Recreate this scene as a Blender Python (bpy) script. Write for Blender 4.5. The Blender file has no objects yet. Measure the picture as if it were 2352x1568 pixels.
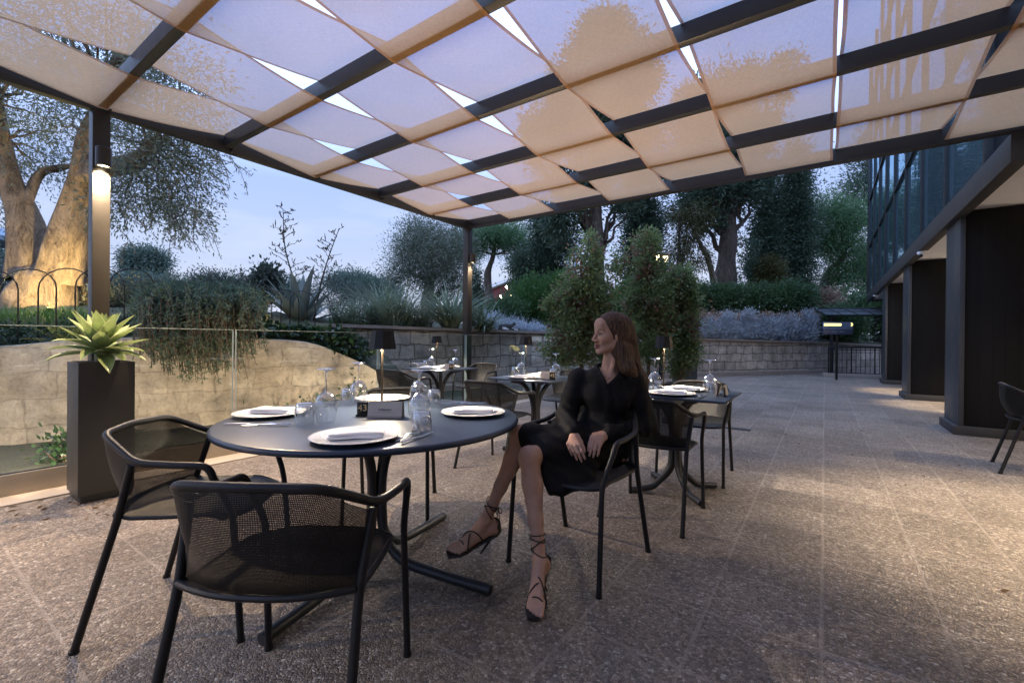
import bpy, bmesh, math, random
import numpy as np
from mathutils import Vector, Matrix, Euler
rng = np.random.default_rng(11)
random.seed(11)
sc = bpy.context.scene
COL = sc.collection
R_ = math.radians

# ------------------------------------------------------------------ camera
CAM_H = 1.13
YAW, PITCH, ROLL = R_(35), R_(89.78), R_(0.5)
CM = (Matrix.Rotation(YAW, 3, 'Z') @ Matrix.Rotation(PITCH, 3, 'X') @ Matrix.Rotation(ROLL, 3, 'Z'))
FPX = 1026.0
cam_d = bpy.data.cameras.new('camera')
cam_d.sensor_width = 36.0
cam_d.lens = 36.0 * FPX / 2352.0
cam_d.clip_start = 0.02
cam_d.clip_end = 2000
cam = bpy.data.objects.new('camera', cam_d)
COL.objects.link(cam)
cam.matrix_world = Matrix.Translation((0, 0, CAM_H)) @ CM.to_4x4()
sc.camera = cam
CY, SY = math.cos(YAW), math.sin(YAW)

def C(r, d, z):
    """survey frame (right, forward, up) of the tripod -> world"""
    return Vector((r * CY - d * SY, r * SY + d * CY, z))

def _ray(px, py):
    return CM @ Vector(((px - 1176) / FPX, (784 - py) / FPX, -1))

def W(px, py, d):
    v = _ray(px, py)
    fwd = -v.x * SY + v.y * CY
    return Vector((0, 0, CAM_H)) + v * (d / fwd)

def G(px, py, z=0.0):
    v = _ray(px, py)
    return Vector((0, 0, CAM_H)) + v * ((z - CAM_H) / v.z)

# ------------------------------------------------------------------ tagging
def tag(o, label=None, cat=None, group=None, kind=None):
    if label: o['label'] = label
    if cat: o['category'] = cat
    if group: o['group'] = group
    if kind: o['kind'] = kind
    return o

def thing(name, label, cat, loc=(0, 0, 0), rz=0.0, group=None):
    o = bpy.data.objects.new(name, None)
    o.empty_display_size = 0.05
    COL.objects.link(o)
    o.location = loc
    o.rotation_euler = (0, 0, rz)
    return tag(o, label, cat, group)

def kids(o):
    return [c for c in COL.objects if c.parent == o]

def dup(o, label=None, loc=None, rz=None, parent=None):
    ch = kids(o)
    c = o.copy()
    COL.objects.link(c)
    if parent: c.parent = parent
    if label: c['label'] = label
    if loc is not None: c.location = loc
    if rz is not None: c.rotation_euler = (0, 0, rz)
    for k in ch:
        dup(k, parent=c)
    return c

# ------------------------------------------------------------------ mesh building
class MB:
    def __init__(s):
        s.v = []; s.f = []; s.m = []; s.uv = []; s.n = 0

    def add(s, v, f, mi=0, uv=None, M=None):
        v = np.asarray(v, float).reshape(-1, 3)
        if M is not None:
            A = np.array(M.to_3x3()); t = np.array(M.to_4x4().translation)
            v = v @ A.T + t
        s.v.append(v)
        s.uv.append(np.zeros((len(v), 2)) if uv is None else np.asarray(uv, float).reshape(-1, 2))
        n = s.n
        for q in f:
            s.f.append([i + n for i in q]); s.m.append(mi)
        s.n += len(v)
        return s

    def box(s, c, size, bev=0.0, M=None, mi=0, rz=0.0):
        bm = bmesh.new()
        bmesh.ops.create_cube(bm, size=1.0)
        bmesh.ops.scale(bm, vec=size, verts=bm.verts)
        if bev > 0:
            bmesh.ops.bevel(bm, geom=bm.edges[:], offset=bev, segments=2, affect='EDGES', profile=0.6)
        T = Matrix.Translation(c) @ Matrix.Rotation(rz, 4, 'Z')
        if M is not None: T = M @ T
        bm.verts.index_update()
        v = [T @ x.co for x in bm.verts]
        f = [[x.index for x in q.verts] for q in bm.faces]
        bm.free()
        return s.add([tuple(x) for x in v], f, mi)

    def tube(s, pts, r, segs=10, mi=0, cap=True, flat=None, M=None):
        P = np.array([tuple(p) for p in pts], float)
        n = len(P)
        rr = np.full(n, r) if np.isscalar(r) else np.asarray(r, float)
        T = np.gradient(P, axis=0)
        T /= np.linalg.norm(T, axis=1)[:, None] + 1e-9
        up = np.array([0, 0, 1.0]) if abs(T[0, 2]) < 0.9 else np.array([1.0, 0, 0])
        N = np.cross(T[0], up); N /= np.linalg.norm(N)
        V = []
        a = np.linspace(0, 2 * np.pi, segs, endpoint=False)
        for i in range(n):
            N = N - T[i] * np.dot(N, T[i]); N /= np.linalg.norm(N) + 1e-9
            B = np.cross(T[i], N)
            fl = 1.0 if flat is None else flat
            V.append(P[i] + rr[i] * (np.cos(a)[:, None] * N + fl * np.sin(a)[:, None] * B))
        V = np.concatenate(V)
        F = []
        for i in range(n - 1):
            for j in range(segs):
                k = (j + 1) % segs
                F.append([i * segs + j, i * segs + k, (i + 1) * segs + k, (i + 1) * segs + j])
        if cap:
            F.append(list(range(segs))[::-1]); F.append([(n - 1) * segs + j for j in range(segs)])
        return s.add(V, F, mi, M=M)

    def lathe(s, prof, c=(0, 0, 0), segs=32, mi=0, M=None, close=False):
        prof = np.array(prof, float)
        n = len(prof)
        a = np.linspace(0, 2 * np.pi, segs, endpoint=False)
        V = np.stack([np.outer(prof[:, 0], np.cos(a)), np.outer(prof[:, 0], np.sin(a)), np.repeat(prof[:, 1:2], segs, 1)], 2).reshape(-1, 3) + np.array(c)
        F = []
        for i in range(n - 1):
            for j in range(segs):
                k = (j + 1) % segs
                F.append([i * segs + j, i * segs + k, (i + 1) * segs + k, (i + 1) * segs + j])
        if close:
            F.append(list(range(segs))[::-1]); F.append([(n - 1) * segs + j for j in range(segs)])
        return s.add(V, F, mi, M=M)

    def grid(s, P, mi=0, uv=None, closed=False, M=None):
        P = np.asarray(P, float)
        nu, nv = P.shape[:2]
        F = []
        for i in range(nu - (0 if closed else 1)):
            i2 = (i + 1) % nu
            for j in range(nv - 1):
                F.append([i * nv + j, i2 * nv + j, i2 * nv + j + 1, i * nv + j + 1])
        return s.add(P.reshape(-1, 3), F, mi, None if uv is None else np.asarray(uv).reshape(-1, 2), M=M)

    def build(s, name, mats, parent=None, smooth=True, angle=40):
        me = bpy.data.meshes.new(name)
        V = np.concatenate(s.v)
        me.from_pydata(V.tolist(), [], s.f)
        if not isinstance(mats, (list, tuple)): mats = [mats]
        for m in mats: me.materials.append(m)
        if len(mats) > 1: me.polygons.foreach_set('material_index', s.m)
        UV = np.concatenate(s.uv)
        if np.any(UV):
            li = np.empty(len(me.loops), np.int32); me.loops.foreach_get('vertex_index', li)
            l = me.uv_layers.new(name='UVMap'); l.data.foreach_set('uv', UV[li].astype(np.float32).ravel())
        if smooth:
            me.polygons.foreach_set('use_smooth', [True] * len(me.polygons))
            me.set_sharp_from_angle(angle=R_(angle))
        me.update()
        o = bpy.data.objects.new(name, me)
        COL.objects.link(o)
        if parent: o.parent = parent
        return o

def quads(name, V, mat, parent=None, smooth=False):
    """V (n,4,3): loose leaf faces"""
    n = len(V)
    me = bpy.data.meshes.new(name)
    me.vertices.add(n * 4)
    me.vertices.foreach_set('co', np.ascontiguousarray(V, np.float32).ravel())
    me.loops.add(n * 4)
    me.loops.foreach_set('vertex_index', np.arange(n * 4, dtype=np.int32))
    me.polygons.add(n)
    me.polygons.foreach_set('loop_start', np.arange(0, n * 4, 4, dtype=np.int32))
    me.polygons.foreach_set('loop_total', np.full(n, 4, np.int32))
    me.materials.append(mat)
    me.update(calc_edges=True)
    o = bpy.data.objects.new(name, me)
    COL.objects.link(o)
    if parent: o.parent = parent
    return o

def arrmesh(name, V, F, mat, parent=None, colr=None):
    n, k = F.shape
    me = bpy.data.meshes.new(name)
    me.vertices.add(len(V)); me.vertices.foreach_set('co', V.astype(np.float32).ravel())
    me.loops.add(n * k); me.loops.foreach_set('vertex_index', F.astype(np.int32).ravel())
    me.polygons.add(n)
    me.polygons.foreach_set('loop_start', np.arange(0, n * k, k, dtype=np.int32))
    me.polygons.foreach_set('loop_total', np.full(n, k, np.int32))
    me.polygons.foreach_set('use_smooth', [True] * n)
    if colr is not None:
        at = me.attributes.new('Col', 'FLOAT_COLOR', 'POINT')
        at.data.foreach_set('color', np.concatenate([colr, np.ones((len(V), 1))], 1).astype(np.float32).ravel())
    me.materials.append(mat)
    me.update(calc_edges=True)
    o = bpy.data.objects.new(name, me)
    COL.objects.link(o)
    if parent: o.parent = parent
    return o

def unit(a):
    return a / (np.linalg.norm(a, axis=-1, keepdims=True) + 1e-9)

def fillet(pts, rad, n=5):
    pts = [Vector(p) for p in pts]
    out = [pts[0]]
    for i in range(1, len(pts) - 1):
        a, b, c = pts[i - 1], pts[i], pts[i + 1]
        r = min(rad, (a - b).length * .48, (c - b).length * .48)
        p, q = b + (a - b).normalized() * r, b + (c - b).normalized() * r
        for k in range(n + 1):
            t = k / n
            out.append((1 - t) ** 2 * p + 2 * t * (1 - t) * b + t * t * q)
    out.append(pts[-1])
    return out

def spline(pts, n=8):
    P = [Vector(p) for p in pts]
    P = [P[0] * 2 - P[1]] + P + [P[-1] * 2 - P[-2]]
    out = []
    for i in range(1, len(P) - 2):
        for k in range(n):
            t = k / n
            a, b, c, d = P[i - 1:i + 3]
            out.append(.5 * ((2 * b) + (c - a) * t + (2 * a - 5 * b + 4 * c - d) * t * t + (3 * b - a - 3 * c + d) * t ** 3))
    out.append(P[-2])
    return out

# ------------------------------------------------------------------ materials
class NT:
    def __init__(s, name):
        s.m = bpy.data.materials.new(name); s.m.use_nodes = True
        s.t = s.m.node_tree; s.t.nodes.clear()
        s.out = s.n('ShaderNodeOutputMaterial')
    def n(s, typ, **kw):
        x = s.t.nodes.new(typ)
        for k, v in kw.items():
            if k.startswith('i_'):
                key = k[2:]
                x.inputs[int(key) if key.isdigit() else key.replace('_', ' ')].default_value = v
            else:
                setattr(x, k, v)
        return x
    def l(s, a, b):
        s.t.links.new(a, b)
    def math(s, op, a, b=None, c=None):
        x = s.n('ShaderNodeMath', operation=op)
        for i, q in enumerate((a, b, c)):
            if q is None: continue
            if isinstance(q, (int, float)): x.inputs[i].default_value = q
            else: s.l(q, x.inputs[i])
        return x.outputs[0]
    def mix(s, fac, a, b, blend='MIX'):
        x = s.n('ShaderNodeMix', data_type='RGBA', blend_type=blend)
        for i, q in ((0, fac), (6, a), (7, b)):
            if isinstance(q, (int, float)): x.inputs[i].default_value = q
            elif isinstance(q, (tuple, list)): x.inputs[i].default_value = (*q, 1) if len(q) == 3 else q
            else: s.l(q, x.inputs[i])
        return x.outputs[2]
    def noise(s, scale, detail=4, rough=.55, vec=None, dist=0.0):
        x = s.n('ShaderNodeTexNoise', i_Scale=scale, i_Detail=detail, i_Roughness=rough, i_Distortion=dist)
        if vec is not None: s.l(vec, x.inputs['Vector'])
        return x.outputs[0]
    def ramp(s, fac, stops, interp='LINEAR'):
        x = s.n('ShaderNodeValToRGB')
        x.color_ramp.interpolation = interp
        e = x.color_ramp.elements
        while len(e) < len(stops): e.new(.5)
        for i, (p, c) in enumerate(stops):
            e[i].position = p; e[i].color = (*c, 1) if len(c) == 3 else c
        s.l(fac, x.inputs[0])
        return x.outputs[0]
    def bump(s, h, strength=.3, dist=.01):
        x = s.n('ShaderNodeBump', i_Strength=strength, i_Distance=dist)
        s.l(h, x.inputs['Height'])
        return x.outputs[0]
    def obj(s):
        return s.n('ShaderNodeTexCoord').outputs['Object']
    def princ(s, col, rough=.5, metal=0.0, normal=None, **kw):
        x = s.n('ShaderNodeBsdfPrincipled')
        if isinstance(col, (tuple, list)): x.inputs['Base Color'].default_value = (*col, 1)
        else: s.l(col, x.inputs['Base Color'])
        if isinstance(rough, (int, float)): x.inputs['Roughness'].default_value = rough
        else: s.l(rough, x.inputs['Roughness'])
        x.inputs['Metallic'].default_value = metal
        for k, v in kw.items(): x.inputs[k.replace('_', ' ')].default_value = v
        if normal is not None: s.l(normal, x.inputs['Normal'])
        return x.outputs[0]
    def mixsh(s, fac, a, b):
        x = s.n('ShaderNodeMixShader')
        if isinstance(fac, (int, float)): x.inputs[0].default_value = fac
        else: s.l(fac, x.inputs[0])
        s.l(a, x.inputs[1]); s.l(b, x.inputs[2])
        return x.outputs[0]
    def done(s, sh):
        s.l(sh, s.out.inputs['Surface'])
        return s.m

def mul(c, k):
    return tuple(x * k for x in c)

def plain(name, c, rough=.5, metal=0.0, var=.15, nscale=6.0, bump=.0, bscale=60.0, **kw):
    t = NT(name); o = t.obj()
    f = t.noise(nscale, 5, .6, o)
    cc = t.mix(f, mul(c, 1 - var), mul(c, 1 + var))
    nrm = t.bump(t.noise(bscale, 3, .6, o), bump, .004) if bump else None
    rr = t.math('MULTIPLY_ADD', t.noise(nscale * 3, 4, .6, o), .16, rough - .08)
    return t.done(t.princ(cc, rr, metal, nrm, **kw))

def emis(name, c, st):
    t = NT(name)
    return t.done(t.n('ShaderNodeEmission', i_Color=(*c, 1), i_Strength=st).outputs[0])

def foliage(name, c1, c2, trans=.35, rough=.5, brown=None, bamt=.0, nscale=.8):
    t = NT(name)
    g = t.n('ShaderNodeNewGeometry')
    ri = g.outputs['Random Per Island']
    nz = t.noise(nscale, 3, .6, t.obj())
    f = t.math('ADD', t.math('MULTIPLY', ri, .6), t.math('MULTIPLY', nz, .5))
    cc = t.mix(f, c1, c2)
    if brown:
        bz = t.math('GREATER_THAN', t.math('ADD', t.noise(2.6, 2, .5, t.obj()), t.math('MULTIPLY', ri, .25)), 1 - bamt)
        cc = t.mix(bz, cc, brown)
    a = t.princ(cc, rough, 0)
    b = t.n('ShaderNodeBsdfTranslucent'); t.l(cc, b.inputs[0])
    return t.done(t.mixsh(trans, a, b.outputs[0]))

def glassy(name, tint=(.97, .985, .98), f0=.06, rough=.0, edge=1.0, pw=4.2):
    t = NT(name)
    lw = t.n('ShaderNodeLayerWeight', i_Blend=.5)
    f = t.math('MULTIPLY_ADD', t.math('POWER', lw.outputs['Facing'], pw), edge, f0)
    tr = t.n('ShaderNodeBsdfTransparent', i_Color=(*tint, 1))
    gl = t.n('ShaderNodeBsdfGlossy', i_Roughness=rough, i_Color=(1, 1, 1, 1))
    return t.done(t.mixsh(f, tr.outputs[0], gl.outputs[0]))
# ------------------------------------------------------------------ shared materials
M_metal = plain('charcoal_powder_coat', (.011, .0115, .013), .45, .0, .25, 8, .12, 500, Specular_IOR_Level=.35)
M_metal2 = plain('anthracite_steel', (.022, .024, .029), .45, .1, .2, 5, .1, 400)
M_post = plain('dark_bronze_steel', (.030, .027, .024), .42, .2, .25, 7, .12, 420)
t = NT('slate_laminate')
M_tabletop = t.done(t.princ(t.mix(t.noise(7, 5, .6, t.obj()), (.024, .036, .060), (.030, .044, .072)), t.math('MULTIPLY_ADD', t.noise(2.2, 3, .5, t.obj()), .05, .29)))
M_planter = plain('grey_planter_metal', (.040, .038, .035), .5, .15, .12, 4, .06, 240)
M_rail = plain('champagne_aluminium', (.36, .32, .27), .42, .6, .1, 5, .05, 120)
M_china = plain('white_china', (.78, .77, .75), .12, 0, .03, 5)
M_napkin = plain('white_linen', (.84, .83, .82), .85, 0, .04, 14, .12, 300)
M_card = plain('cream_card', (.62, .56, .50), .8, 0, .05, 10)
M_ink = plain('grey_ink', (.20, .19, .18), .8)
M_black = plain('black_plastic', (.012, .012, .012), .4, 0, .2)
M_gold = plain('gold_lettering', (.75, .56, .30), .5, 0)
M_steel = plain('polished_steel', (.55, .55, .56), .18, 1.0, .06)
M_bronze = plain('bronze_stem', (.09, .07, .05), .35, .7, .1)
M_soil = plain('potting_soil', (.05, .035, .025), .95, 0, .4, 20, .8, 60)
M_white = plain('white_plaster', (.74, .76, .80), .8, 0, .08, 2, .1, 60)
M_glass = glassy('wine_glass', (.985, .99, .995), .15, .01, .9, 1.8)
M_stem = glassy('glass_stem', (.96, .97, .98), .30, .04, .6, 1.2)
M_pane = glassy('balustrade_glass', (.95, .975, .965), .075, .0, .6)
M_glow = emis('warm_lamp_glow', (1.0, .80, .52), 14)
M_glow2 = emis('warm_bulb', (1.0, .78, .45), 40)
M_sign_y = emis('yellow_sign_light', (1.0, .82, .25), 2.6)
M_bark = None

def bark(name, c1, c2, scale=7, stretch=.25, bump=.9):
    t = NT(name)
    mp = t.n('ShaderNodeMapping', i_Scale=(1, 1, stretch))
    t.l(t.obj(), mp.inputs[0])
    n1 = t.noise(scale, 9, .78, mp.outputs[0], 1.1)
    n2 = t.noise(scale * 6, 6, .75, mp.outputs[0], .8)
    f = t.math('ADD', t.math('MULTIPLY', n1, .7), t.math('MULTIPLY', n2, .3))
    cc = t.ramp(f, [(.38, c1), (.58, c2)])
    return t.done(t.princ(cc, .9, 0, t.bump(f, bump, .09)))

M_olivebark = bark('olive_bark', (.05, .035, .025), (.33, .25, .17), 6, .35)
M_pinebark = bark('pine_bark', (.035, .028, .024), (.14, .105, .085), 5, .2)
M_twig = bark('twig_bark', (.06, .04, .03), (.15, .10, .07), 20, .3, .3)

def mesh_metal(name, c, pitch, solid):
    t = NT(name)
    uv = t.n('ShaderNodeUVMap').outputs[0]
    sx = t.n('ShaderNodeSeparateXYZ'); t.l(uv, sx.inputs[0])
    hs = []
    for ax in (0, 1):
        fr = t.math('FRACT', t.math('MULTIPLY', sx.outputs[ax], 1 / pitch))
        hs.append(t.math('LESS_THAN', fr, solid))
    h = t.math('MAXIMUM', hs[0], hs[1])
    cc = t.mix(t.noise(30, 3, .6, t.obj()), mul(c, .8), mul(c, 1.25))
    p = t.princ(cc, .5, Specular_IOR_Level=.25)
    tr = t.n('ShaderNodeBsdfTransparent')
    return t.done(t.mixsh(h, tr.outputs[0], p))

M_wire = mesh_metal('woven_wire_mesh', (.009, .0095, .0105), .0044, .65)
M_wireseat = mesh_metal('woven_wire_seat', (.0065, .007, .008), .0043, .76)

def fabric(name):
    t = NT(name)
    o = t.obj()
    mp = t.n('ShaderNodeMapping', i_Scale=(30, 900, 1)); t.l(o, mp.inputs[0])
    mq = t.n('ShaderNodeMapping', i_Scale=(700, 26, 1)); t.l(o, mq.inputs[0])
    w = t.math('ADD', t.noise(1, 2, .5, mp.outputs[0]), t.noise(1, 2, .5, mq.outputs[0]))
    k = t.math('MULTIPLY', t.math('MULTIPLY_ADD', w, .5, .5), .985)
    st = t.math('MULTIPLY_ADD', t.noise(1.6, 4, .6, o), .22, .89)
    k2 = t.math('MULTIPLY', k, st)
    cc = t.mix(1.0, (.95, .61, .34), t.n('ShaderNodeCombineColor').outputs[0], 'MULTIPLY')
    cb = t.t.nodes[-1] if False else None
    comb = [x for x in t.t.nodes if x.bl_idname == 'ShaderNodeCombineColor'][0]
    for i in range(3): t.l(k2, comb.inputs[i])
    d = t.n('ShaderNodeBsdfDiffuse'); t.l(cc, d.inputs[0])
    tl = t.n('ShaderNodeBsdfTranslucent'); t.l(cc, tl.inputs[0])
    tr = t.n('ShaderNodeBsdfTransparent', i_Color=(.02, .195, .39, 1))
    a = t.mixsh(.72, d.outputs[0], tl.outputs[0])
    f = t.math('MULTIPLY_ADD', w, -.14, .63)
    return t, a, f, tr

t, a, f, tr = fabric('sheer_sail_cloth')
M_cloth = t.done(t.mixsh(f, a, tr.outputs[0]))
t, a, f, tr = fabric('sail_cloth_hem')
M_hem = t.done(t.mixsh(t.math('MULTIPLY', f, .8), a, tr.outputs[0]))

def paving():
    t = NT('pebble_paving')
    o = t.obj()
    sx = t.n('ShaderNodeSeparateXYZ'); t.l(o, sx.inputs[0])
    wob = t.n('ShaderNodeVectorMath', operation='ADD')
    nz = t.n('ShaderNodeTexNoise', i_Scale=18.0, i_Detail=3.0)
    t.l(o, nz.inputs['Vector']); t.l(o, wob.inputs[0])
    sc_ = t.n('ShaderNodeVectorMath', operation='SCALE'); sc_.inputs[3].default_value = .018
    t.l(nz.outputs['Color'], sc_.inputs[0]); t.l(sc_.outputs[0], wob.inputs[1])
    v = t.n('ShaderNodeTexVoronoi', i_Scale=84.0); t.l(wob.outputs[0], v.inputs['Vector'])
    ve = t.n('ShaderNodeTexVoronoi', feature='DISTANCE_TO_EDGE', i_Scale=84.0); t.l(wob.outputs[0], ve.inputs['Vector'])
    sep = t.n('ShaderNodeSeparateColor'); t.l(v.outputs['Color'], sep.inputs[0])
    peb = t.ramp(sep.outputs[0], [(0, (.14, .12, .106)), (.35, (.222, .196, .172)), (.62, (.28, .254, .23)), (.82, (.32, .272, .222)), (.93, (.40, .375, .345)), (1, (.50, .475, .44))])
    edge = t.ramp(ve.outputs['Distance'], [(0.0, (.50, .46, .43)), (.15, (1, 1, 1))])
    c = t.mix(1.0, peb, edge, 'MULTIPLY')
    # slab joints of the 40 cm tiles
    js = []
    jn = t.noise(9, 3, .6, o)
    for ax in (0, 1):
        fr = t.math('PINGPONG', sx.outputs[ax], .2)
        fr = t.math('ADD', fr, t.math('MULTIPLY_ADD', jn, .012, -.006))
        js.append(t.math('LESS_THAN', fr, .0070))
    j = t.math('MAXIMUM', js[0], js[1])
    j = t.math('MULTIPLY', j, t.math('MULTIPLY_ADD', t.noise(3, 3, .6, o), 1.6, -.05))
    j.node.use_clamp = True
    c = t.mix(t.math('MULTIPLY', j, .64), c, (.36, .33, .30))
    stain = t.ramp(t.noise(.9, 6, .62, o), [(.28, (.66, .625, .60)), (.48, (.97, .95, .94)), (.64, (1.15, 1.125, 1.11))])
    c = t.mix(1.0, c, stain, 'MULTIPLY')
    # slab-to-slab tone
    fl = []
    for ax in (0, 1):
        fl.append(t.math('FLOOR', t.math('MULTIPLY', sx.outputs[ax], 2.5)))
    wn = t.n('ShaderNodeTexWhiteNoise', noise_dimensions='2D')
    cb = t.n('ShaderNodeCombineXYZ'); t.l(fl[0], cb.inputs[0]); t.l(fl[1], cb.inputs[1]); t.l(cb.outputs[0], wn.inputs['Vector'])
    tone = t.math('MULTIPLY_ADD', wn.outputs[0], .30, .86)
    cc = t.n('ShaderNodeCombineColor')
    for i in range(3): t.l(tone, cc.inputs[i])
    c = t.mix(1.0, c, cc.outputs[0], 'MULTIPLY')
    h = t.math('SUBTRACT', t.math('MINIMUM', ve.outputs['Distance'], .35), t.math('MULTIPLY', j, .3))
    rr = t.math('MULTIPLY_ADD', sep.outputs[1], .35, .42)
    return t.done(t.princ(c, rr, 0, t.bump(h, .9, .018)))
M_paving = paving()

def masonry(name, c1, c2, cm, bw, bh, mortar=.012, dirt=(.5, .5, .5), rough=.92, contrast=.5):
    t = NT(name)
    uv = t.n('ShaderNodeUVMap').outputs[0]
    o = t.obj()
    nz = t.n('ShaderNodeTexNoise', i_Scale=3.0, i_Detail=5.0); t.l(uv, nz.inputs['Vector'])
    s1 = t.n('ShaderNodeVectorMath', operation='SCALE'); s1.inputs[3].default_value = .15
    t.l(nz.outputs['Color'], s1.inputs[0])
    ad = t.n('ShaderNodeVectorMath', operation='ADD'); t.l(uv, ad.inputs[0]); t.l(s1.outputs[0], ad.inputs[1])
    b = t.n('ShaderNodeTexBrick', offset=.45, squash=.8, squash_frequency=3)
    t.l(ad.outputs[0], b.inputs['Vector'])
    b.inputs['Color1'].default_value = (*c1, 1); b.inputs['Color2'].default_value = (*c2, 1)
    b.inputs['Mortar'].default_value = (*cm, 1)
    b.inputs['Scale'].default_value = 1.0; b.inputs['Mortar Size'].default_value = mortar
    b.inputs['Mortar Smooth'].default_value = .35
    b.inputs['Brick Width'].default_value = bw; b.inputs['Row Height'].default_value = bh
    n1 = t.noise(4.5, 9, .68, o); n2 = t.noise(26, 6, .7, o); n3 = t.noise(1.1, 4, .6, o)
    k = t.ramp(n1, [(.30, mul((1, 1, 1), 1 - contrast)), (.62, (1.12, 1.12, 1.12))])
    c = t.mix(1.0, b.outputs[0], k, 'MULTIPLY')
    k2 = t.ramp(n2, [(.28, (.55, .53, .5)), (.5, (1, 1, 1))])
    c = t.mix(.75, c, k2, 'MULTIPLY')
    k3 = t.ramp(n3, [(.35, dirt), (.65, (1.05, 1.03, 1.0))])
    c = t.mix(1.0, c, k3, 'MULTIPLY')
    h = t.math('ADD', t.math('MULTIPLY', b.outputs[1], -.6), t.math('ADD', t.math('MULTIPLY', n1, .9), t.math('MULTIPLY', n2, .5)))
    return t.done(t.princ(c, rough, 0, t.bump(h, .8, .03)))
M_warmwall = masonry('rendered_limestone', (.55, .49, .41), (.46, .395, .32), (.44, .38, .31), .46, .27, .007, (.74, .71, .67), .92, .42)
M_greywall = masonry('grey_ashlar', (.64, .60, .56), (.48, .455, .43), (.24, .22, .20), .48, .27, .016, (.65, .63, .6))
M_coping = plain('stone_coping', (.30, .27, .25), .85, 0, .3, 5, .5, 40)
M_earth = plain('garden_earth', (.045, .05, .028), .95, 0, .5, 3, .8, 25)
M_grassb = foliage('grass_blades', (.05, .12, .02), (.10, .20, .03), .35)

M_olive = foliage('olive_leaves', (.08, .11, .08), (.20, .24, .18), .25, .5)
M_green = foliage('fresh_green_leaves', (.035, .10, .03), (.09, .19, .05), .35, .45)
M_ficus = foliage('ficus_leaves', (.10, .16, .07), (.25, .32, .13), .45, .5, (.24, .13, .09), .26)
M_dark = foliage('evergreen_needles', (.038, .078, .060), (.10, .15, .095), .3, .6)
M_pine = foliage('pine_needles', (.06, .15, .075), (.14, .25, .11), .35, .55)
M_yellowish = foliage('yellow_lit_needles', (.05, .06, .02), (.12, .11, .035), .35, .55)  # yellow lamplight on the foliage put into the needle colour
M_hedge = foliage('hedge_leaves', (.040, .095, .045), (.10, .18, .08), .3, .5)
M_silver = foliage('silver_leaves', (.20, .25, .31), (.60, .67, .74), .3, .8, nscale=7.0)
M_dry = foliage('dry_flower_heads', (.26, .18, .14), (.36, .26, .20), .2, .8)
M_rosemary = foliage('rosemary_needles', (.05, .095, .065), (.14, .20, .125), .3, .55, (.13, .085, .065), .13)
M_reed = foliage('reed_blades', (.11, .16, .11), (.25, .30, .20), .3, .5)
M_ivy = foliage('ivy_leaves', (.012, .035, .016), (.035, .075, .03), .2, .35)
M_shrub = foliage('dusky_shrub_leaves', (.05, .07, .06), (.11, .13, .105), .2, .6)
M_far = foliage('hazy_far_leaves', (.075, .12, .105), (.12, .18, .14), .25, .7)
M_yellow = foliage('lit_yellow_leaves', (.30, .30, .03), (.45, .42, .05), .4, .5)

def agave_mat(name, c1, c2, ce):
    t = NT(name)
    uv = t.n('ShaderNodeUVMap').outputs[0]
    sx = t.n('ShaderNodeSeparateXYZ'); t.l(uv, sx.inputs[0])
    e = t.math('ABSOLUTE', t.math('SUBTRACT', sx.outputs[0], .5))
    ri = t.n('ShaderNodeNewGeometry').outputs['Random Per Island']
    f = t.math('ADD', t.math('MULTIPLY', sx.outputs[1], .7), t.math('MULTIPLY', ri, .35))
    c = t.mix(f, c1, c2)
    c = t.mix(t.math('GREATER_THAN', e, .46), c, ce)
    st = t.noise(40, 3, .5, t.obj())
    p = t.princ(t.mix(.3, c, t.ramp(st, [(.3, mul(c1, .7)), (.7, c2)])), .38, 0)
    b = t.n('ShaderNodeBsdfTranslucent'); t.l(c, b.inputs[0])
    return t.done(t.mixsh(.22, p, b.outputs[0]))
M_agave = agave_mat('foxtail_agave_leaf', (.10, .18, .06), (.30, .38, .15), (.60, .62, .38))
M_century = agave_mat('century_plant_leaf', (.10, .14, .125), (.17, .21, .19), (.2, .2, .14))

# ------------------------------------------------------------------ dusk sky
w = bpy.data.worlds.new('World'); sc.world = w; w.use_nodes = True
nt = w.node_tree; nt.nodes.clear()
def wn(typ, **kw):
    x = nt.nodes.new(typ)
    for k, v in kw.items(): setattr(x, k, v)
    return x
wo = wn('ShaderNodeOutputWorld'); bg = wn('ShaderNodeBackground')
sky = wn('ShaderNodeTexSky', sky_type='NISHITA', sun_disc=False)
sky.sun_elevation = R_(1.5); sky.sun_rotation = R_(150); sky.altitude = 20; sky.dust_density = 2.0
tc = wn('ShaderNodeTexCoord'); sp = wn('ShaderNodeSeparateXYZ')
nt.links.new(tc.outputs['Generated'], sp.inputs[0])
rp = wn('ShaderNodeValToRGB')
el = rp.color_ramp.elements
SKY = [(0.0, (.31, .335, .405)), (.08, (.29, .32, .42)), (.17, (.245, .297, .435)), (.30, (.205, .275, .47)), (.45, (.42, .57, .95)), (.65, (.58, .78, 1.28)), (1.0, (.56, .78, 1.34))]
while len(el) < len(SKY): el.new(.5)
for e, (p, c) in zip(el, SKY): e.position = p; e.color = (*c, 1)
nt.links.new(sp.outputs[2], rp.inputs[0])
mp = wn('ShaderNodeMapping'); mp.inputs['Scale'].default_value = (1.6, 1.6, 7)
nt.links.new(tc.outputs['Generated'], mp.inputs[0])
cl = wn('ShaderNodeTexNoise'); cl.inputs['Scale'].default_value = 2.2; cl.inputs['Detail'].default_value = 6
nt.links.new(mp.outputs[0], cl.inputs['Vector'])
cr = wn('ShaderNodeValToRGB'); cr.color_ramp.elements[0].position = .50; cr.color_ramp.elements[1].position = .75
cr.color_ramp.elements[0].color = (0, 0, 0, 1); cr.color_ramp.elements[1].color = (.55, .55, .55, 1)
nt.links.new(cl.outputs[0], cr.inputs[0])
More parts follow.
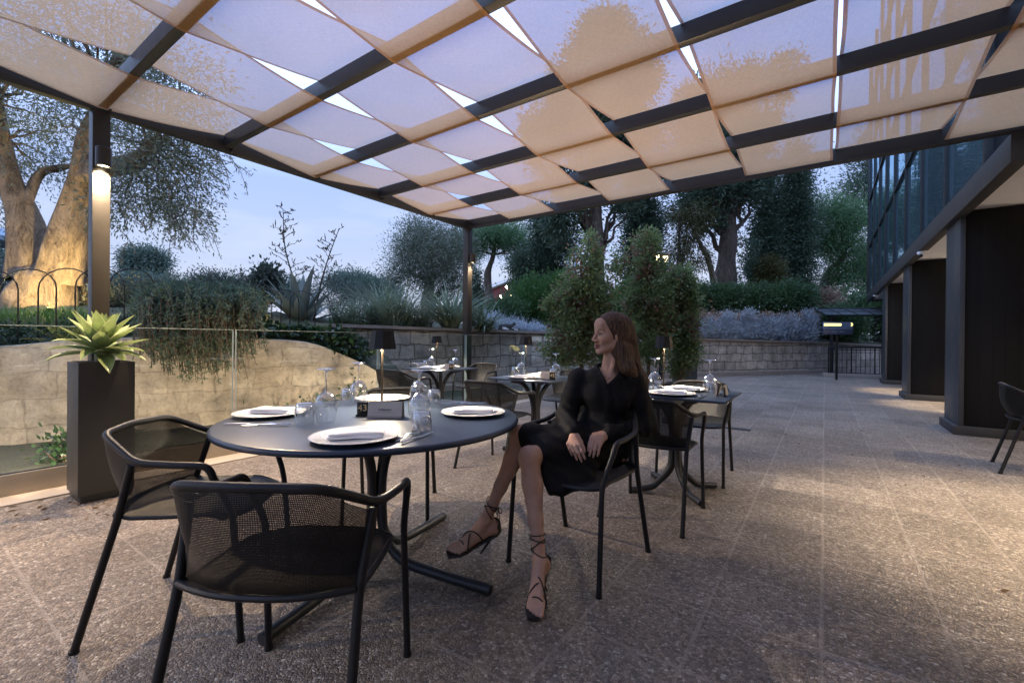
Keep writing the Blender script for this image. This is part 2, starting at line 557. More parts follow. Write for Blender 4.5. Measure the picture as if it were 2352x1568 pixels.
mx = wn('ShaderNodeMix', data_type='RGBA'); nt.links.new(cr.outputs[0], mx.inputs[0])
nt.links.new(rp.outputs[0], mx.inputs[6]); mx.inputs[7].default_value = (.33, .365, .44, 1)
# physical dusk sky at low strength added under the twilight gradient
sk = wn('ShaderNodeMix', data_type='RGBA', blend_type='ADD'); sk.inputs[0].default_value = .008
nt.links.new(mx.outputs[2], sk.inputs[6]); nt.links.new(sky.outputs[0], sk.inputs[7])
nt.links.new(sk.outputs[2], bg.inputs[0]); bg.inputs[1].default_value = 2.3
nt.links.new(bg.outputs[0], wo.inputs[0])

# ------------------------------------------------------------------ lamps
def lamp(name, kind, loc, power, colr=(1, .72, .42), size=.05, target=None, angle=90, blend=.5):
    l = bpy.data.lights.new(name, kind)
    l.energy = power; l.color = colr
    if kind == 'SUN': l.angle = size
    else: l.shadow_soft_size = size
    if kind == 'SPOT':
        l.spot_size = R_(angle); l.spot_blend = blend
    o = bpy.data.objects.new(name, l); COL.objects.link(o)
    o.location = loc
    if target is not None:
        o.rotation_euler = (Vector(target) - Vector(loc)).to_track_quat('-Z', 'Y').to_euler()
    return o
lamp('sun_light', 'SUN', (0, 0, 30), .12, (1, .85, .75), R_(20), target=(-8, 14, 20))
# ================================================================== SETTING
def struct(o):
    o['kind'] = 'structure'; return o

mb = MB(); mb.grid([[(x, y, 0) for y in (-30, 0, 30, 60)] for x in (-60, -20, 20, 60)])
struct(mb.build('terrace_floor', M_paving))
mb = MB(); mb.grid([[(x, y, -.6) for y in (-200, 0, 300, 900)] for x in (-800, -100, 100, 800)])
struct(mb.build('ground', M_earth))

# ---- retaining walls (px, py of the coping, forward distance) surveyed from the tripod
WARM = [(-260, 806, 4.0), (-120, 803, 4.25), (0, 797, 4.5), (160, 783, 4.75), (340, 776, 5.2), (480, 777, 5.6), (620, 780, 6.0), (720, 790, 6.3), (800, 820, 6.55), (850, 843, 6.75), (890, 868, 7.0), (925, 892, 7.2), (950, 925, 7.4)]
def ribbon(pts, thick, nz=10, jitter=.012, seed=1):
    r = np.random.default_rng(seed)
    top = spline(pts, 8)
    n = len(top)
    P = np.zeros((n, nz + 4, 3)); UV = np.zeros((n, nz + 4, 2))
    s = 0
    for i, p in enumerate(top):
        if i: s += (Vector(p.xy) - Vector(top[i - 1].xy)).length
        q = top[min(i + 1, n - 1)] - top[max(i - 1, 0)]
        nrm = Vector((-q.y, q.x, 0)).normalized()          # away from the terrace
        for k in range(nz + 1):
            z = -.5 + (p.z + .5) * k / nz
            j = (r.random() - .5) * 2 * jitter
            pp = Vector((p.x, p.y, z)) - nrm * j
            if k == nz: pp += nrm * .02
            P[i, k] = pp; UV[i, k] = (s, z)
        for m, (o, dz) in enumerate(((.10, .012), (thick, .005), (thick, -.3))):
            P[i, nz + 1 + m] = Vector((p.x, p.y, p.z + dz)) + nrm * o; UV[i, nz + 1 + m] = (s, p.z + o)
    return P, UV, top
warm_pts = [W(*p) for p in WARM]
P, UV, warm_top = ribbon(warm_pts, .34)
mb = MB(); mb.grid(P, uv=UV)
o = mb.build('stone_wall', M_warmwall, angle=60)
tag(o, 'low curved limestone garden wall glowing warm behind the glass balustrade', 'wall')

GREY = [(700, 751, 7.4), (800, 754, 7.9), (1020, 761, 9.6), (1258, 768, 11.5), (1450, 775, 13.0), (1640, 783, 14.5), (1900, 790, 16.5), (2060, 797, 18.5), (2300, 800, 22)]
grey_pts = [W(*p) for p in GREY]
P, UV, grey_top = ribbon(grey_pts, .40, 8, .01, 2)
root = thing('garden_wall', 'long grey ashlar retaining wall with stone coping round the far terrace', 'wall')
mb = MB(); mb.grid(P, uv=UV)
mb.build('wall', M_greywall, root, angle=60)
mb = MB()
cp = np.zeros((len(grey_top), 6, 3))
for i, p in enumerate(grey_top):
    q = grey_top[min(i + 1, len(grey_top) - 1)] - grey_top[max(i - 1, 0)]
    nrm = Vector((-q.y, q.x, 0)).normalized()
    for k, (o_, z_) in enumerate(((-.05, .015), (-.055, .075), (.2, .08), (.46, .075), (.46, .02), (-.05, .015))):
        cp[i, k] = p + nrm * o_ + Vector((0, 0, z_))
mb.grid(cp); mb.build('coping', M_coping, root, angle=30)
mb = MB()
for i in range(0, len(grey_top)):
    p = grey_top[i]
    q = grey_top[min(i + 1, len(grey_top) - 1)] - grey_top[max(i - 1, 0)]
    nrm = Vector((-q.y, q.x, 0)).normalized()
    for k, (o_, z_) in enumerate(((-.05, -.02), (-.05, .13), (-.03, .14), (.03, .14))):
        cp[i, k] = Vector((p.x, p.y, 0)) + nrm * o_ + Vector((0, 0, z_))
mb.grid(cp[:, :4]); mb.build('plinth', M_coping, root, angle=30)

# ---- raised garden beds behind the walls
def bed(top, rows, seed, name):
    r = np.random.default_rng(seed)
    P = []
    for i, p in enumerate(top):
        d0 = -p.x * SY + p.y * CY
        dirv = Vector((p.x, p.y, 0)).normalized()
        L0 = Vector((p.x, p.y, 0)).length
        row = [tuple(p + dirv * .12 + Vector((0, 0, -.03)))]
        for (extra, dz) in rows(i / (len(top) - 1)):
            L = L0 + extra
            j = (r.random() - .5) * .06
            row.append((dirv.x * L, dirv.y * L, p.z + dz + j))
        P.append(row)
    mb = MB(); mb.grid(P)
    return struct(mb.build(name, M_earth, smooth=True, angle=180))
def rowsA(t):
    k = 1 if t < .6 else max(0.0, 1 - (t - .6) / .4)
    return [(.25 + .25 * k, .03), (.4 + .7 * k, .05 + .22 * k), (.5 + 1.6 * k, .05 + .42 * k), (.55 + 3 * k, .05 + .48 * k), (.6 + 7 * k, .03 + .25 * k), (.65 + 16 * k, .4 * k), (.7 + 80 * k, -.6 * k)]
bed(warm_top, rowsA, 5, 'garden_soil')
def rowsB(t):
    return [(.6, .05), (1.4, .15), (3, .3), (7, .45), (16, .7), (40, 1.0), (160, 2)]
bed(grey_top, rowsB, 6, 'garden_soil')

# ---- kerb strip under the balustrade and pergola edge
GX = -4.68
mb = MB(); mb.box((GX + .02, 3.0, .004), (.50, 11.6, .016), .003)
struct(mb.build('kerb_strip', plain('concrete_kerb', (.34, .30, .26), .9, 0, .2, 4, .4, 60)))

mb = MB(); mb.grid([[(x, y, .006 + .03 * (random.random())) for y in np.linspace(-4, 9, 40)] for x in np.linspace(-4.96, -7.6, 9)])
struct(mb.build('trench_soil', M_earth, angle=180))

# ================================================================== GLASS BALUSTRADE
M_edge = plain('polished_glass_edge', (.42, .52, .52), .3, 0, .05)
Y0, PITCHG = -1.40, 1.70
for i in range(6):
    a = Y0 + i * PITCHG
    words = ['nearest glass balustrade panel, half outside the left of the photo', 'glass balustrade panel behind the tall planter at the left', 'glass balustrade panel behind the round dining table and left chair', 'glass balustrade panel behind the table lamp, past the stone wall end', 'glass balustrade panel beside the far pergola post', 'glass balustrade end panel behind the chairs of the middle table'][i]
    root = thing('glass_balustrade', words, 'glass railing', (GX, a, 0), 0, 'glass balustrade panels along the terrace edge')
    mb = MB(); mb.box((0, PITCHG / 2, .63), (.017, PITCHG - .022, 1.14), .003)
    mb.build('pane', M_pane, root, smooth=False)
    mb = MB(); mb.box((0, PITCHG / 2, 1.2025), (.0172, PITCHG - .022, .004))
    for yy in (.0135, PITCHG - .0135): mb.box((0, yy, .63), (.0172, .003, 1.13))
    mb.build('polished_edge', M_edge, root, smooth=False)
    mb = MB(); mb.box((0, PITCHG / 2, .085), (.075, PITCHG - .002, .15), .004)
    mb.build('base_rail', M_rail, root)
    mb = MB(); mb.box((0.0, PITCHG / 2, .1625), (.03, PITCHG - .006, .005))
    mb.build('gasket', M_black, root)

# ================================================================== PERGOLA
PX, PYS = -4.80, [1.04, 1.945, 2.85, 3.755, 4.66, 5.57]
RYS = [-2.58, -1.675, -.77, .135] + PYS
ZB = 2.93
XR = 2.3
root = thing('pergola', 'dark steel pergola frame of posts, beams and rafters over the terrace', 'pergola')
mb = MB(); mb.box((PX, 1.46, ZB + .075), (.075, 8.3, .15), .004); mb.build('beam', M_metal2, root)
mb = MB(); mb.box(((PX + XR) / 2, 5.57, ZB + .075), (XR - PX + .075, .075, .15), .004)
mb.box(((PX + XR) / 2, 5.57 - .048, ZB + .008), (XR - PX - .1, .02, .016), .002); mb.build('beam', M_metal2, root)
for y in RYS[:-1]:
    mb = MB()
    mb.box(((PX + XR) / 2 + .04, y, ZB + .078), (XR - PX - .09, .062, .115), .004)
    mb.box((PX + .05, y + .045, ZB + .07), (.10, .012, .13), .002)
    mb.build('rafter', M_metal2, root)
for y in RYS:
    for dy in (-.02, .02) if y < 5.5 else (.0,):
        mb = MB(); mb.tube([(PX + .06, y + .05, ZB + .06 + dy), (PX + .06, y + .066, ZB + .06 + dy)], .012, 6); mb.build('bolt', M_metal2, root)
for (x, y) in ((PX, 1.04), (PX, 5.57), (XR - .1, 5.57), (PX, -2.58), (XR - .1, -2.58)):
    mb = MB(); mb.box((x, y, ZB / 2 + .002), (.11, .11, ZB), .006); mb.box((x, y, .008), (.17, .17, .014), .003)
    mb.build('post', M_post, root)
for k in (-1, 1):
    mb = MB(); mb.box((PX + .085 + .0, 5.57 - .05, ZB + .07 + .035 * k), (.05, .02, .03), .004); mb.build('bracket', M_metal2, root)

# ---- woven sheer cloth strips
BW = .802
words = ['sail cloth strip nearest the olive tree, along the left pergola beam', 'second sail cloth strip from the left pergola beam', 'third sail cloth strip from the left pergola beam', 'sail cloth strip fourth from the left pergola beam, above the round table', 'sail cloth strip with the tall pine silhouette showing through it', 'sail cloth strip just left of the straight bright gap', 'sail cloth strip just right of the straight bright gap', 'sail cloth strip with the glass facade lines showing through', 'sail cloth strip farthest right, close to the building']
for k in range(9):
    x0 = PX + .05 + k * BW
    x1 = x0 + BW - .012
    if k == 0: x0 += .0
    ys = np.linspace(-2.6, 5.53, 156)
    node_y, node_z = [], []
    for j, y in enumerate(RYS):
        jj = j - 4
        over = (k + jj) % 2 == 1
        if j == len(RYS) - 1:
            z = ZB + .146 if over else ZB + .03
        else:
            z = ZB + .140 if over else ZB + .014
        node_y.append(y); node_z.append(z)
    nu = 15
    Pg = np.zeros((len(ys), nu, 3)); 
    for a, y in enumerate(ys):
        j = int(np.clip(np.searchsorted(node_y, y) - 1, 0, len(node_y) - 2))
        t_ = np.clip((y - node_y[j]) / (node_y[j + 1] - node_y[j]), 0, 1)
        # straight taut span with rounded contact at the rafters
        z = node_z[j] * (1 - t_) + node_z[j + 1] * t_
        s = math.sin(math.pi * t_)
        mid = .5 * (node_z[j] + node_z[j + 1])
        for b in range(nu):
            u = b / (nu - 1)
            sag = -.022 * s * (1 - .55 * (2 * u - 1) ** 2)
            inset = .005 * s * (2 * u - 1) * -1
            Pg[a, b] = (x0 + (x1 - x0) * u + inset, y, z + sag + .004 * math.sin(9 * u + 3 * y + k * 2.1) * s)
    mb = MB(); mb.grid(Pg)
    o = mb.build('shade_cloth', M_cloth, angle=180)
    tag(o, words[k], 'shade cloth', 'woven sail cloth strips of the pergola')
    for e in (0, 1):
        Ph = np.zeros((len(ys), 2, 3))
        sgn = 1 if e == 0 else -1
        ed = Pg[:, 0 if e == 0 else -1]
        Ph[:, 0] = ed + np.array([0, 0, -.0015]); Ph[:, 1] = ed + np.array([sgn * .022, 0, -.002])
        mb = MB(); mb.grid(Ph); mb.build('hem', M_hem, o, angle=180)

# ---- lamps on the posts
def post_lamp(x, y, z, label, power=75, ang=95, sx=1):
    root = thing('post_lamp', label, 'wall lamp', (x, y, z), 0, 'cylinder downlights on the pergola posts')
    mb = MB(); mb.lathe([(0, .15), (.046, .15), (.05, .146), (.05, .0), (.044, 0), (.040, .02), (0, .02)], (sx * (.055 + .052), 0, 0), 28)
    mb.box((sx * .06, 0, .08), (.012, .05, .09), .002)
    mb.build('housing', M_post, root)
    mb = MB(); mb.lathe([(0, .012), (.0385, .012)], (sx * (.055 + .052), 0, 0), 24); mb.build('lens', M_glow, root)
    lamp('spot_light', 'SPOT', (x + sx * .107, y, z - .005), power, (1, .74, .48), .03, (x + sx * .06, y, 0), ang, .8)
post_lamp(PX, 1.04, 2.47, 'cylinder downlight high on the pergola post behind the planter', 320, 120)
post_lamp(PX, -2.58, 2.47, 'added unseen downlight on the left rear pergola post, warming the foreground', 1500, 150)  # out-of-view lamp added to warm the foreground paving
post_lamp(XR - .1, -2.58, 2.47, 'added unseen downlight on the right rear pergola post, warming the foreground', 1150, 135, -1)  # second out-of-view lamp added, lifting the dark middle foreground
post_lamp(PX, 5.57, 2.37, 'small cylinder downlight on the far corner pergola post')

# warm spill under the first rafter, over the planter
lamp('spot_light', 'SPOT', (-4.15, 1.60, ZB - .08), 420, (1, .72, .44), .02, (-3.7, 1.5, 0), 120, .7)

# wall washers in the planted trench between the glass and the stone wall
for i, y in enumerate((-.5, .75, 1.95, 3.1, 4.1)):
    lab = ['first', 'second', 'third', 'fourth', 'fifth'][i] + ' low wall washer from the left in the trench behind the glass'
    root = thing('trench_light', lab, 'spotlight', (-5.0, y, .02), 0, 'low wall washers behind the balustrade')
    mb = MB(); mb.box((0, 0, .03), (.06, .16, .06), .006); mb.build('housing', M_metal, root)
    mb = MB(); mb.box((-.031, 0, .035), (.004, .13, .035)); mb.build('lens', M_glow, root)
    lamp('spot_light', 'SPOT', (-5.05, y, .10), 50 if i < 4 else 34, (1, .79, .57), .03, (-6.2, y, .42), 165, .5)

# ================================================================== BUILDING
def glass_facade():
    t = NT('dark_curtain_glass')
    o = t.obj()
    lw = t.n('ShaderNodeLayerWeight', i_Blend=.45)
    d = t.princ(t.mix(t.noise(.6, 4, .6, o), (.034, .085, .125), (.07, .15, .21)), .5)
    g = t.n('ShaderNodeBsdfGlossy', i_Roughness=.03, i_Color=(.60, .86, 1.0, 1))
    t.l(t.bump(t.noise(.9, 2, .5, o), .04, .2), g.inputs['Normal'])
    f = t.math('MULTIPLY_ADD', lw.outputs['Fresnel'], .62, .34)
    return t.done(t.mixsh(f, d, g.outputs[0]))
M_facade = glass_facade()
M_boards = None
def boards():
    t = NT('dark_stained_boards')
    o = t.obj()
    sx = t.n('ShaderNodeSeparateXYZ'); t.l(o, sx.inputs[0])
    s = t.math('ADD', sx.outputs[0], sx.outputs[1])
    fr = t.math('FRACT', t.math('MULTIPLY', s, 9.0))
    gap = t.math('LESS_THAN', fr, .05)
    idn = t.math('FLOOR', t.math('MULTIPLY', s, 9.0))
    wn_ = t.n('ShaderNodeTexWhiteNoise', noise_dimensions='1D'); t.l(idn, wn_.inputs['W'])
    mp = t.n('ShaderNodeMapping', i_Scale=(30, 30, 1.5)); t.l(o, mp.inputs[0])
    g = t.noise(1.0, 5, .65, mp.outputs[0])
    f = t.math('ADD', t.math('MULTIPLY', wn_.outputs[0], .4), t.math('MULTIPLY', g, .6))
    c = t.mix(f, (.004, .004, .0045), (.012, .0118, .013))
    c = t.mix(gap, c, (.004, .004, .004))
    return t.done(t.princ(c, .65, 0, t.bump(t.math('SUBTRACT', g, gap), .4, .01), Specular_IOR_Level=.2))
M_boards = boards()
M_fascia = plain('painted_concrete_fascia', (.036, .035, .036), .6, 0, .25, 2.5, .3, 40)
M_mull = plain('blue_grey_mullion', (.045, .055, .065), .35, .6, .15)
M_pillar_edge = plain('steel_channel', (.070, .078, .09), .42, .5, .2, 3, .1, 60)

root = thing('office_building', 'dark modern building with overhanging glass upper floors on square pillars', 'building')
BX, BY0, BY1 = 1.30, 5.63, 21.9
mb = MB(); mb.box((BX + .06, (BY0 + BY1) / 2, 2.825), (.12, BY1 - BY0, .25), .006); mb.box(((BX + 9.1) / 2, BY1 - .06, 2.83), (8.8 - BX, .12, .24), .006); mb.build('fascia', M_fascia, root)
mb = MB(); mb.box(((BX + 9.12) / 2, (BY0 + BY1) / 2, 2.865), (9 - BX - .13, BY1 - BY0 - .02, .16)); mb.build('floor_slab', M_white, root)
mb = MB(); mb.box((5.6, (-2 + BY0) / 2, 2.865), (6.8, BY0 + 2 - .01, .16), .006); mb.build('canopy_slab', M_white, root)
mb = MB(); mb.box((5.3, 7, 1.35), (.3, 30, 2.6), .0); mb.build('back_wall', M_boards, root)
mb = MB(); mb.box((5.6, -1.1, 7.5), (6.4, 13.8, 9), .0); mb.build('side_wing', plain('wing_wall', (.25, .25, .26), .7), root)
mb = MB(); mb.box((0, -13.5, 1.2), (24, .4, 2.4), .0); mb.build('unseen_rear_wall', plain('rear_wall_render', (.5, .46, .42), .8), root)  # unseen wall added behind the camera to darken the glass reflections
pitchY, pitchZ = 1.85, 1.75
ys = [6.45 + i * pitchY for i in range(9)]
ys = [y for y in ys if y < BY1 - .2] + [BY1]
for r_ in range(5):
    z0 = 2.95 + r_ * pitchZ
    for i in range(len(ys) - 1):
        mb = MB(); mb.box((BX + .06, (ys[i] + ys[i + 1]) / 2, z0 + pitchZ / 2), (.03, ys[i + 1] - ys[i] - .05, pitchZ - .05))
        fz = mb.build('window', M_facade, root, smooth=False)
    mb = MB(); mb.box((BX + .04, (ys[0] + BY1) / 2, z0), (.075, BY1 - ys[0], .05), .004); mb.build('transom', M_mull, root)
for y in ys:
    mb = MB(); mb.box((BX + .035, y, 2.95 + 2.5 * pitchZ), (.07, .055, 5 * pitchZ), .004); mb.build('mullion', M_mull, root)
mb = MB(); mb.box((4.6, (ys[0] + BY1) / 2 + .05, 2.96 + 2.5 * pitchZ), (6.4, BY1 - ys[0] - .12, 5 * pitchZ - .02)); mb.build('core_wall', plain('dark_core', (.03, .035, .04), .8), root)
for (y, lab) in ((7.78, 0), (11.95, 0), (16.1, 0)):
    mb = MB(); mb.box((1.70, y + .35, 1.44), (.64, .70, 2.68), .004)
    p = mb.build('pillar', M_boards, root)
    mb = MB(); mb.box((1.70, y + .35, .055), (.76, .84, .11), .006); mb.build('plinth', M_fascia, p)
    mb = MB()
    for yy in (y - .012, y + .712): mb.box((1.392, yy, 1.44), (.05, .05, 2.66), .003)
    mb.box((1.372, y + .35, 1.44), (.012, .66, 2.65), .002)
    mb.build('steel_edge', M_pillar_edge, p)

# soffit downlights (fixtures with a lit lens)
root0 = root
def soffit_lamp(x, y, power, ang, label, size=.06, tgt=None):
    r = thing('soffit_downlight', label, 'downlight', (x, y, 2.785), 0, 'recessed downlights under the building overhang')
    mb = MB(); mb.lathe([(.07, 0), (.075, -.008), (.06, -.012), (.055, -.004)], (0, 0, 0), 24); mb.build('ring', M_metal, r)
    mb = MB(); mb.lathe([(0, -.006), (.056, -.006)], (0, 0, 0), 20); mb.build('lens', M_glow, r)
    lamp('spot_light', 'SPOT', (x, y, 2.755), power, (1, .78, .52), size, tgt or (x, y, 0), ang, .7)
soffit_lamp(1.95, 11.0, 700, 52, 'recessed downlight between the first and second pillars')
soffit_lamp(1.75, 13.7, 700, 52, 'recessed downlight between the second and third pillars')
soffit_lamp(3.1, 5.75, 300, 110, 'recessed downlight above the lone chair at the right edge', .05, (1.6, 5.6, 0))
soffit_lamp(2.25, 3.9, 1500, 74, 'recessed downlight over the bright patch of paving at the right', .08, (1.6, 3.9, 0))

lamp('point_light', 'POINT', (3.5, 8.4, 1.9), 60, (1, .76, .52), .15)
lamp('point_light', 'POINT', (3.4, 12.6, 1.9), 90, (1, .76, .52), .15)
lamp('point_light', 'POINT', (4.6, 4.2, 2.2), 25, (1, .76, .52), .15)

# dome cameras under the fascia
def dome_cam(px, py, lab):
    d_ = None
    p = G(px, py, 2.64) if py < 700 else None
    v = _ray(px, py); k = (BX + .06) / v.x
    y = v.y * k
    r = thing('security_camera', lab, 'camera', (BX + .06, y, 2.70), 0, 'dome cameras under the overhang')
    mb = MB(); mb.lathe([(0, 0), (.075, 0), (.08, -.02), (.072, -.045), (.055, -.05)], (0, 0, -.003), 24); mb.build('housing', M_white, r)
    mb = MB(); mb.lathe([(.052, -.046), (.05, -.07), (.036, -.09), (0, -.1)], (0, 0, -.003), 24); mb.build('dome', M_white, r)
    mb = MB(); mb.lathe([(0, -.0), (.022, -.0)], (0, 0, 0), 16, M=Matrix.Translation((-.03, -.035, -.085)) @ Matrix.Rotation(R_(145), 4, Vector((1, -1, 0)))); mb.tube([(-.02, -.03, -.07), (-.035, -.05, -.085)], .024, 14); mb.build('camera_eye', M_black, r)
dome_cam(2120, 562, 'white dome security camera under the overhang, the nearer larger one')
dome_cam(2012, 680, 'small white dome security camera at the far end of the overhang')

q = G(1695, 985)
mb = MB(); mb.box((q.x, q.y, .004), (.30, .12, .006), .001)
for k in range(9): mb.box((q.x - .12 + k * .03, q.y, .0085), (.012, .10, .004))
d_ = mb.build('floor_drain', M_metal2); tag(d_, 'small dark drain grate set in the paving right of the square table', 'drain')

# ---- shelter with curved glazed roof, sign and railing on the ramp
def at_wall(px, d): return W(px, 785, d)
root = thing('ramp_shelter', 'curved glazed shelter roof on slim dark posts at the far ramp', 'shelter')
A = at_wall(1890, 15.6); B = at_wall(2070, 15.0)
ax = (B - A); ax.z = 0; Ls = ax.length; ax.normalize(); nx = Vector((-ax.y, ax.x, 0))
t = NT('frosted_shelter_glass')
d1 = t.n('ShaderNodeBsdfTranslucent', i_Color=(.34, .42, .50, 1)); d2 = t.princ((.16, .21, .26), .25)
M_roofglass = t.done(t.mixsh(.5, d1.outputs[0], d2))
nA, nB = 7, 6
def roofp(u, v):
    return A + ax * (u * Ls * 1.25) + nx * (-.3 + v * 2.4) + Vector((0, 0, 2.02 - A.z + .42 * math.sin(min(1, v * .85 + .05) * math.pi * .62) - .02 * u))
mb = MB(); mb.grid([[tuple(roofp(u, v)) for v in np.linspace(0, 1, 10)] for u in np.linspace(0, 1, 8)]); mb.build('roof_glazing', M_roofglass, root, angle=180)
for i in range(nA):
    mb = MB(); mb.tube([roofp(i / (nA - 1), v) for v in np.linspace(0, 1, 10)], .022, 6); mb.build('rib', M_metal, root)
for i in range(5):
    mb = MB(); mb.tube([roofp(u, i / 4) for u in np.linspace(-.01, 1.01, 6)], .03 if i == 0 else .018, 6); mb.build('purlin', M_metal, root)
for u in (.09, .62, 1.0):
    q = roofp(u, .12); 
    mb = MB(); mb.tube([(q.x, q.y, 0), (q.x, q.y, q.z)], .05, 10); mb.build('post', M_metal, root)
    g_ = q - nx * .16
    mb = MB(); mb.tube(fillet([roofp(u, .0) + Vector((0, 0, -.04)), g_ + Vector((0, 0, -.18)), Vector((q.x, q.y, q.z - .3)) - nx * .06, Vector((q.x, q.y, .8)) - nx * .06], .1), .025, 8); mb.build('downpipe', M_metal, root)
root = thing('ramp_railing', 'dark vertical bar railing along the far ramp beyond the pillars', 'railing')
RA = A + ax * -.15 - nx * .9; RB = RA + ax * (Ls + .8) ; RB -= nx * .35
for z_, rr in ((.98, .03), (.90, .014), (.14, .014)):
    mb = MB(); mb.tube([(RA.x, RA.y, z_), (RB.x, RB.y, z_)], rr, 8); mb.build('rail', M_metal, root)
for i in range(26):
    t_ = i / 25
    q = RA.lerp(RB, t_)
    mb = MB(); mb.tube([(q.x, q.y, .1), (q.x, q.y, .97)], .022 if i % 5 == 0 else .010, 6); mb.build('bar', M_metal, root)
mb = MB(); mb.box(((RA.x + RB.x) / 2, (RA.y + RB.y) / 2, .06), ((RB - RA).length + .3, .22, .13), .01, rz=math.atan2((RB - RA).y, (RB - RA).x)); struct(mb.build('kerb', M_coping))

s_ = W(1924, 752, 13.6)
root = thing('direction_sign', 'lit blue direction sign with yellow bar and right arrow on a post', 'sign', (s_.x, s_.y, 0), YAW - R_(4))
mb = MB(); mb.box((0, .03, .75), (.05, .05, 1.5), .004); mb.build('post', M_metal, root)
mb = MB(); mb.box((0, 0, s_.z + .055), (.86, .05, .22), .006); mb.build('upper_panel', plain('blue_sign_panel', (.09, .15, .27), .4), root)
mb = MB(); mb.box((0, 0, s_.z - .135), (.86, .05, .155), .006); mb.build('lower_panel', plain('navy_sign_panel', (.035, .055, .11), .4), root)
mb = MB(); mb.box((-.165, -.030, s_.z + .085), (.50, .012, .075), .005); mb.build('lettering_bar', M_sign_y, root)
mb = MB()
for sg in (1, -1): mb.box((.385, -.030, s_.z + .092 + sg * .023), (.075, .012, .022), .002, M=None, rz=0.0) if False else mb.add([(.355, -.036, s_.z + .092 + sg * .05), (.39, -.036, s_.z + .092 + sg * .05), (.425, -.036, s_.z + .092), (.39, -.036, s_.z + .092)], [[0, 1, 2, 3] if sg < 0 else [3, 2, 1, 0]])
mb.build('arrow', M_sign_y, root, smooth=False)
mb = MB()
for (x_, w_) in ((-.17, .02), (-.09, .12), (.11, .11)): mb.box((x_, -.029, s_.z - .13), (w_, .008, .022), .001)
mb.build('small_lettering', plain('pale_sign_lettering', (.16, .22, .32), .6), root)

# lit yellow panel board behind the potted trees
s_ = W(1573, 822, 9.6)
root = thing('lit_sign_board', 'glowing yellow menu board half hidden behind the potted trees', 'sign', (s_.x, s_.y, 0), YAW - R_(16))
mb = MB(); mb.box((0, .02, .62), (.50, .06, .86), .006); mb.build('board', M_pillar_edge, root)
rr_ = np.random.default_rng(3)
mb = MB()
for i, (zz, wid, x_) in enumerate(((.965, .22, .10), (.925, .30, -.04), (.885, .26, -.07), (.845, .20, -.10))):
    x = x_ - wid / 2
    while x < x_ + wid / 2:
        q = .012 + rr_.random() * .03
        mb.box((x + q / 2, -.014, zz), (q, .008, .022), .001); x += q + .008
for zz in (.93, .89, .85): mb.box((.215, -.014, zz), (.014, .008, .026), .001)
mb.build('lettering', M_sign_y, root)
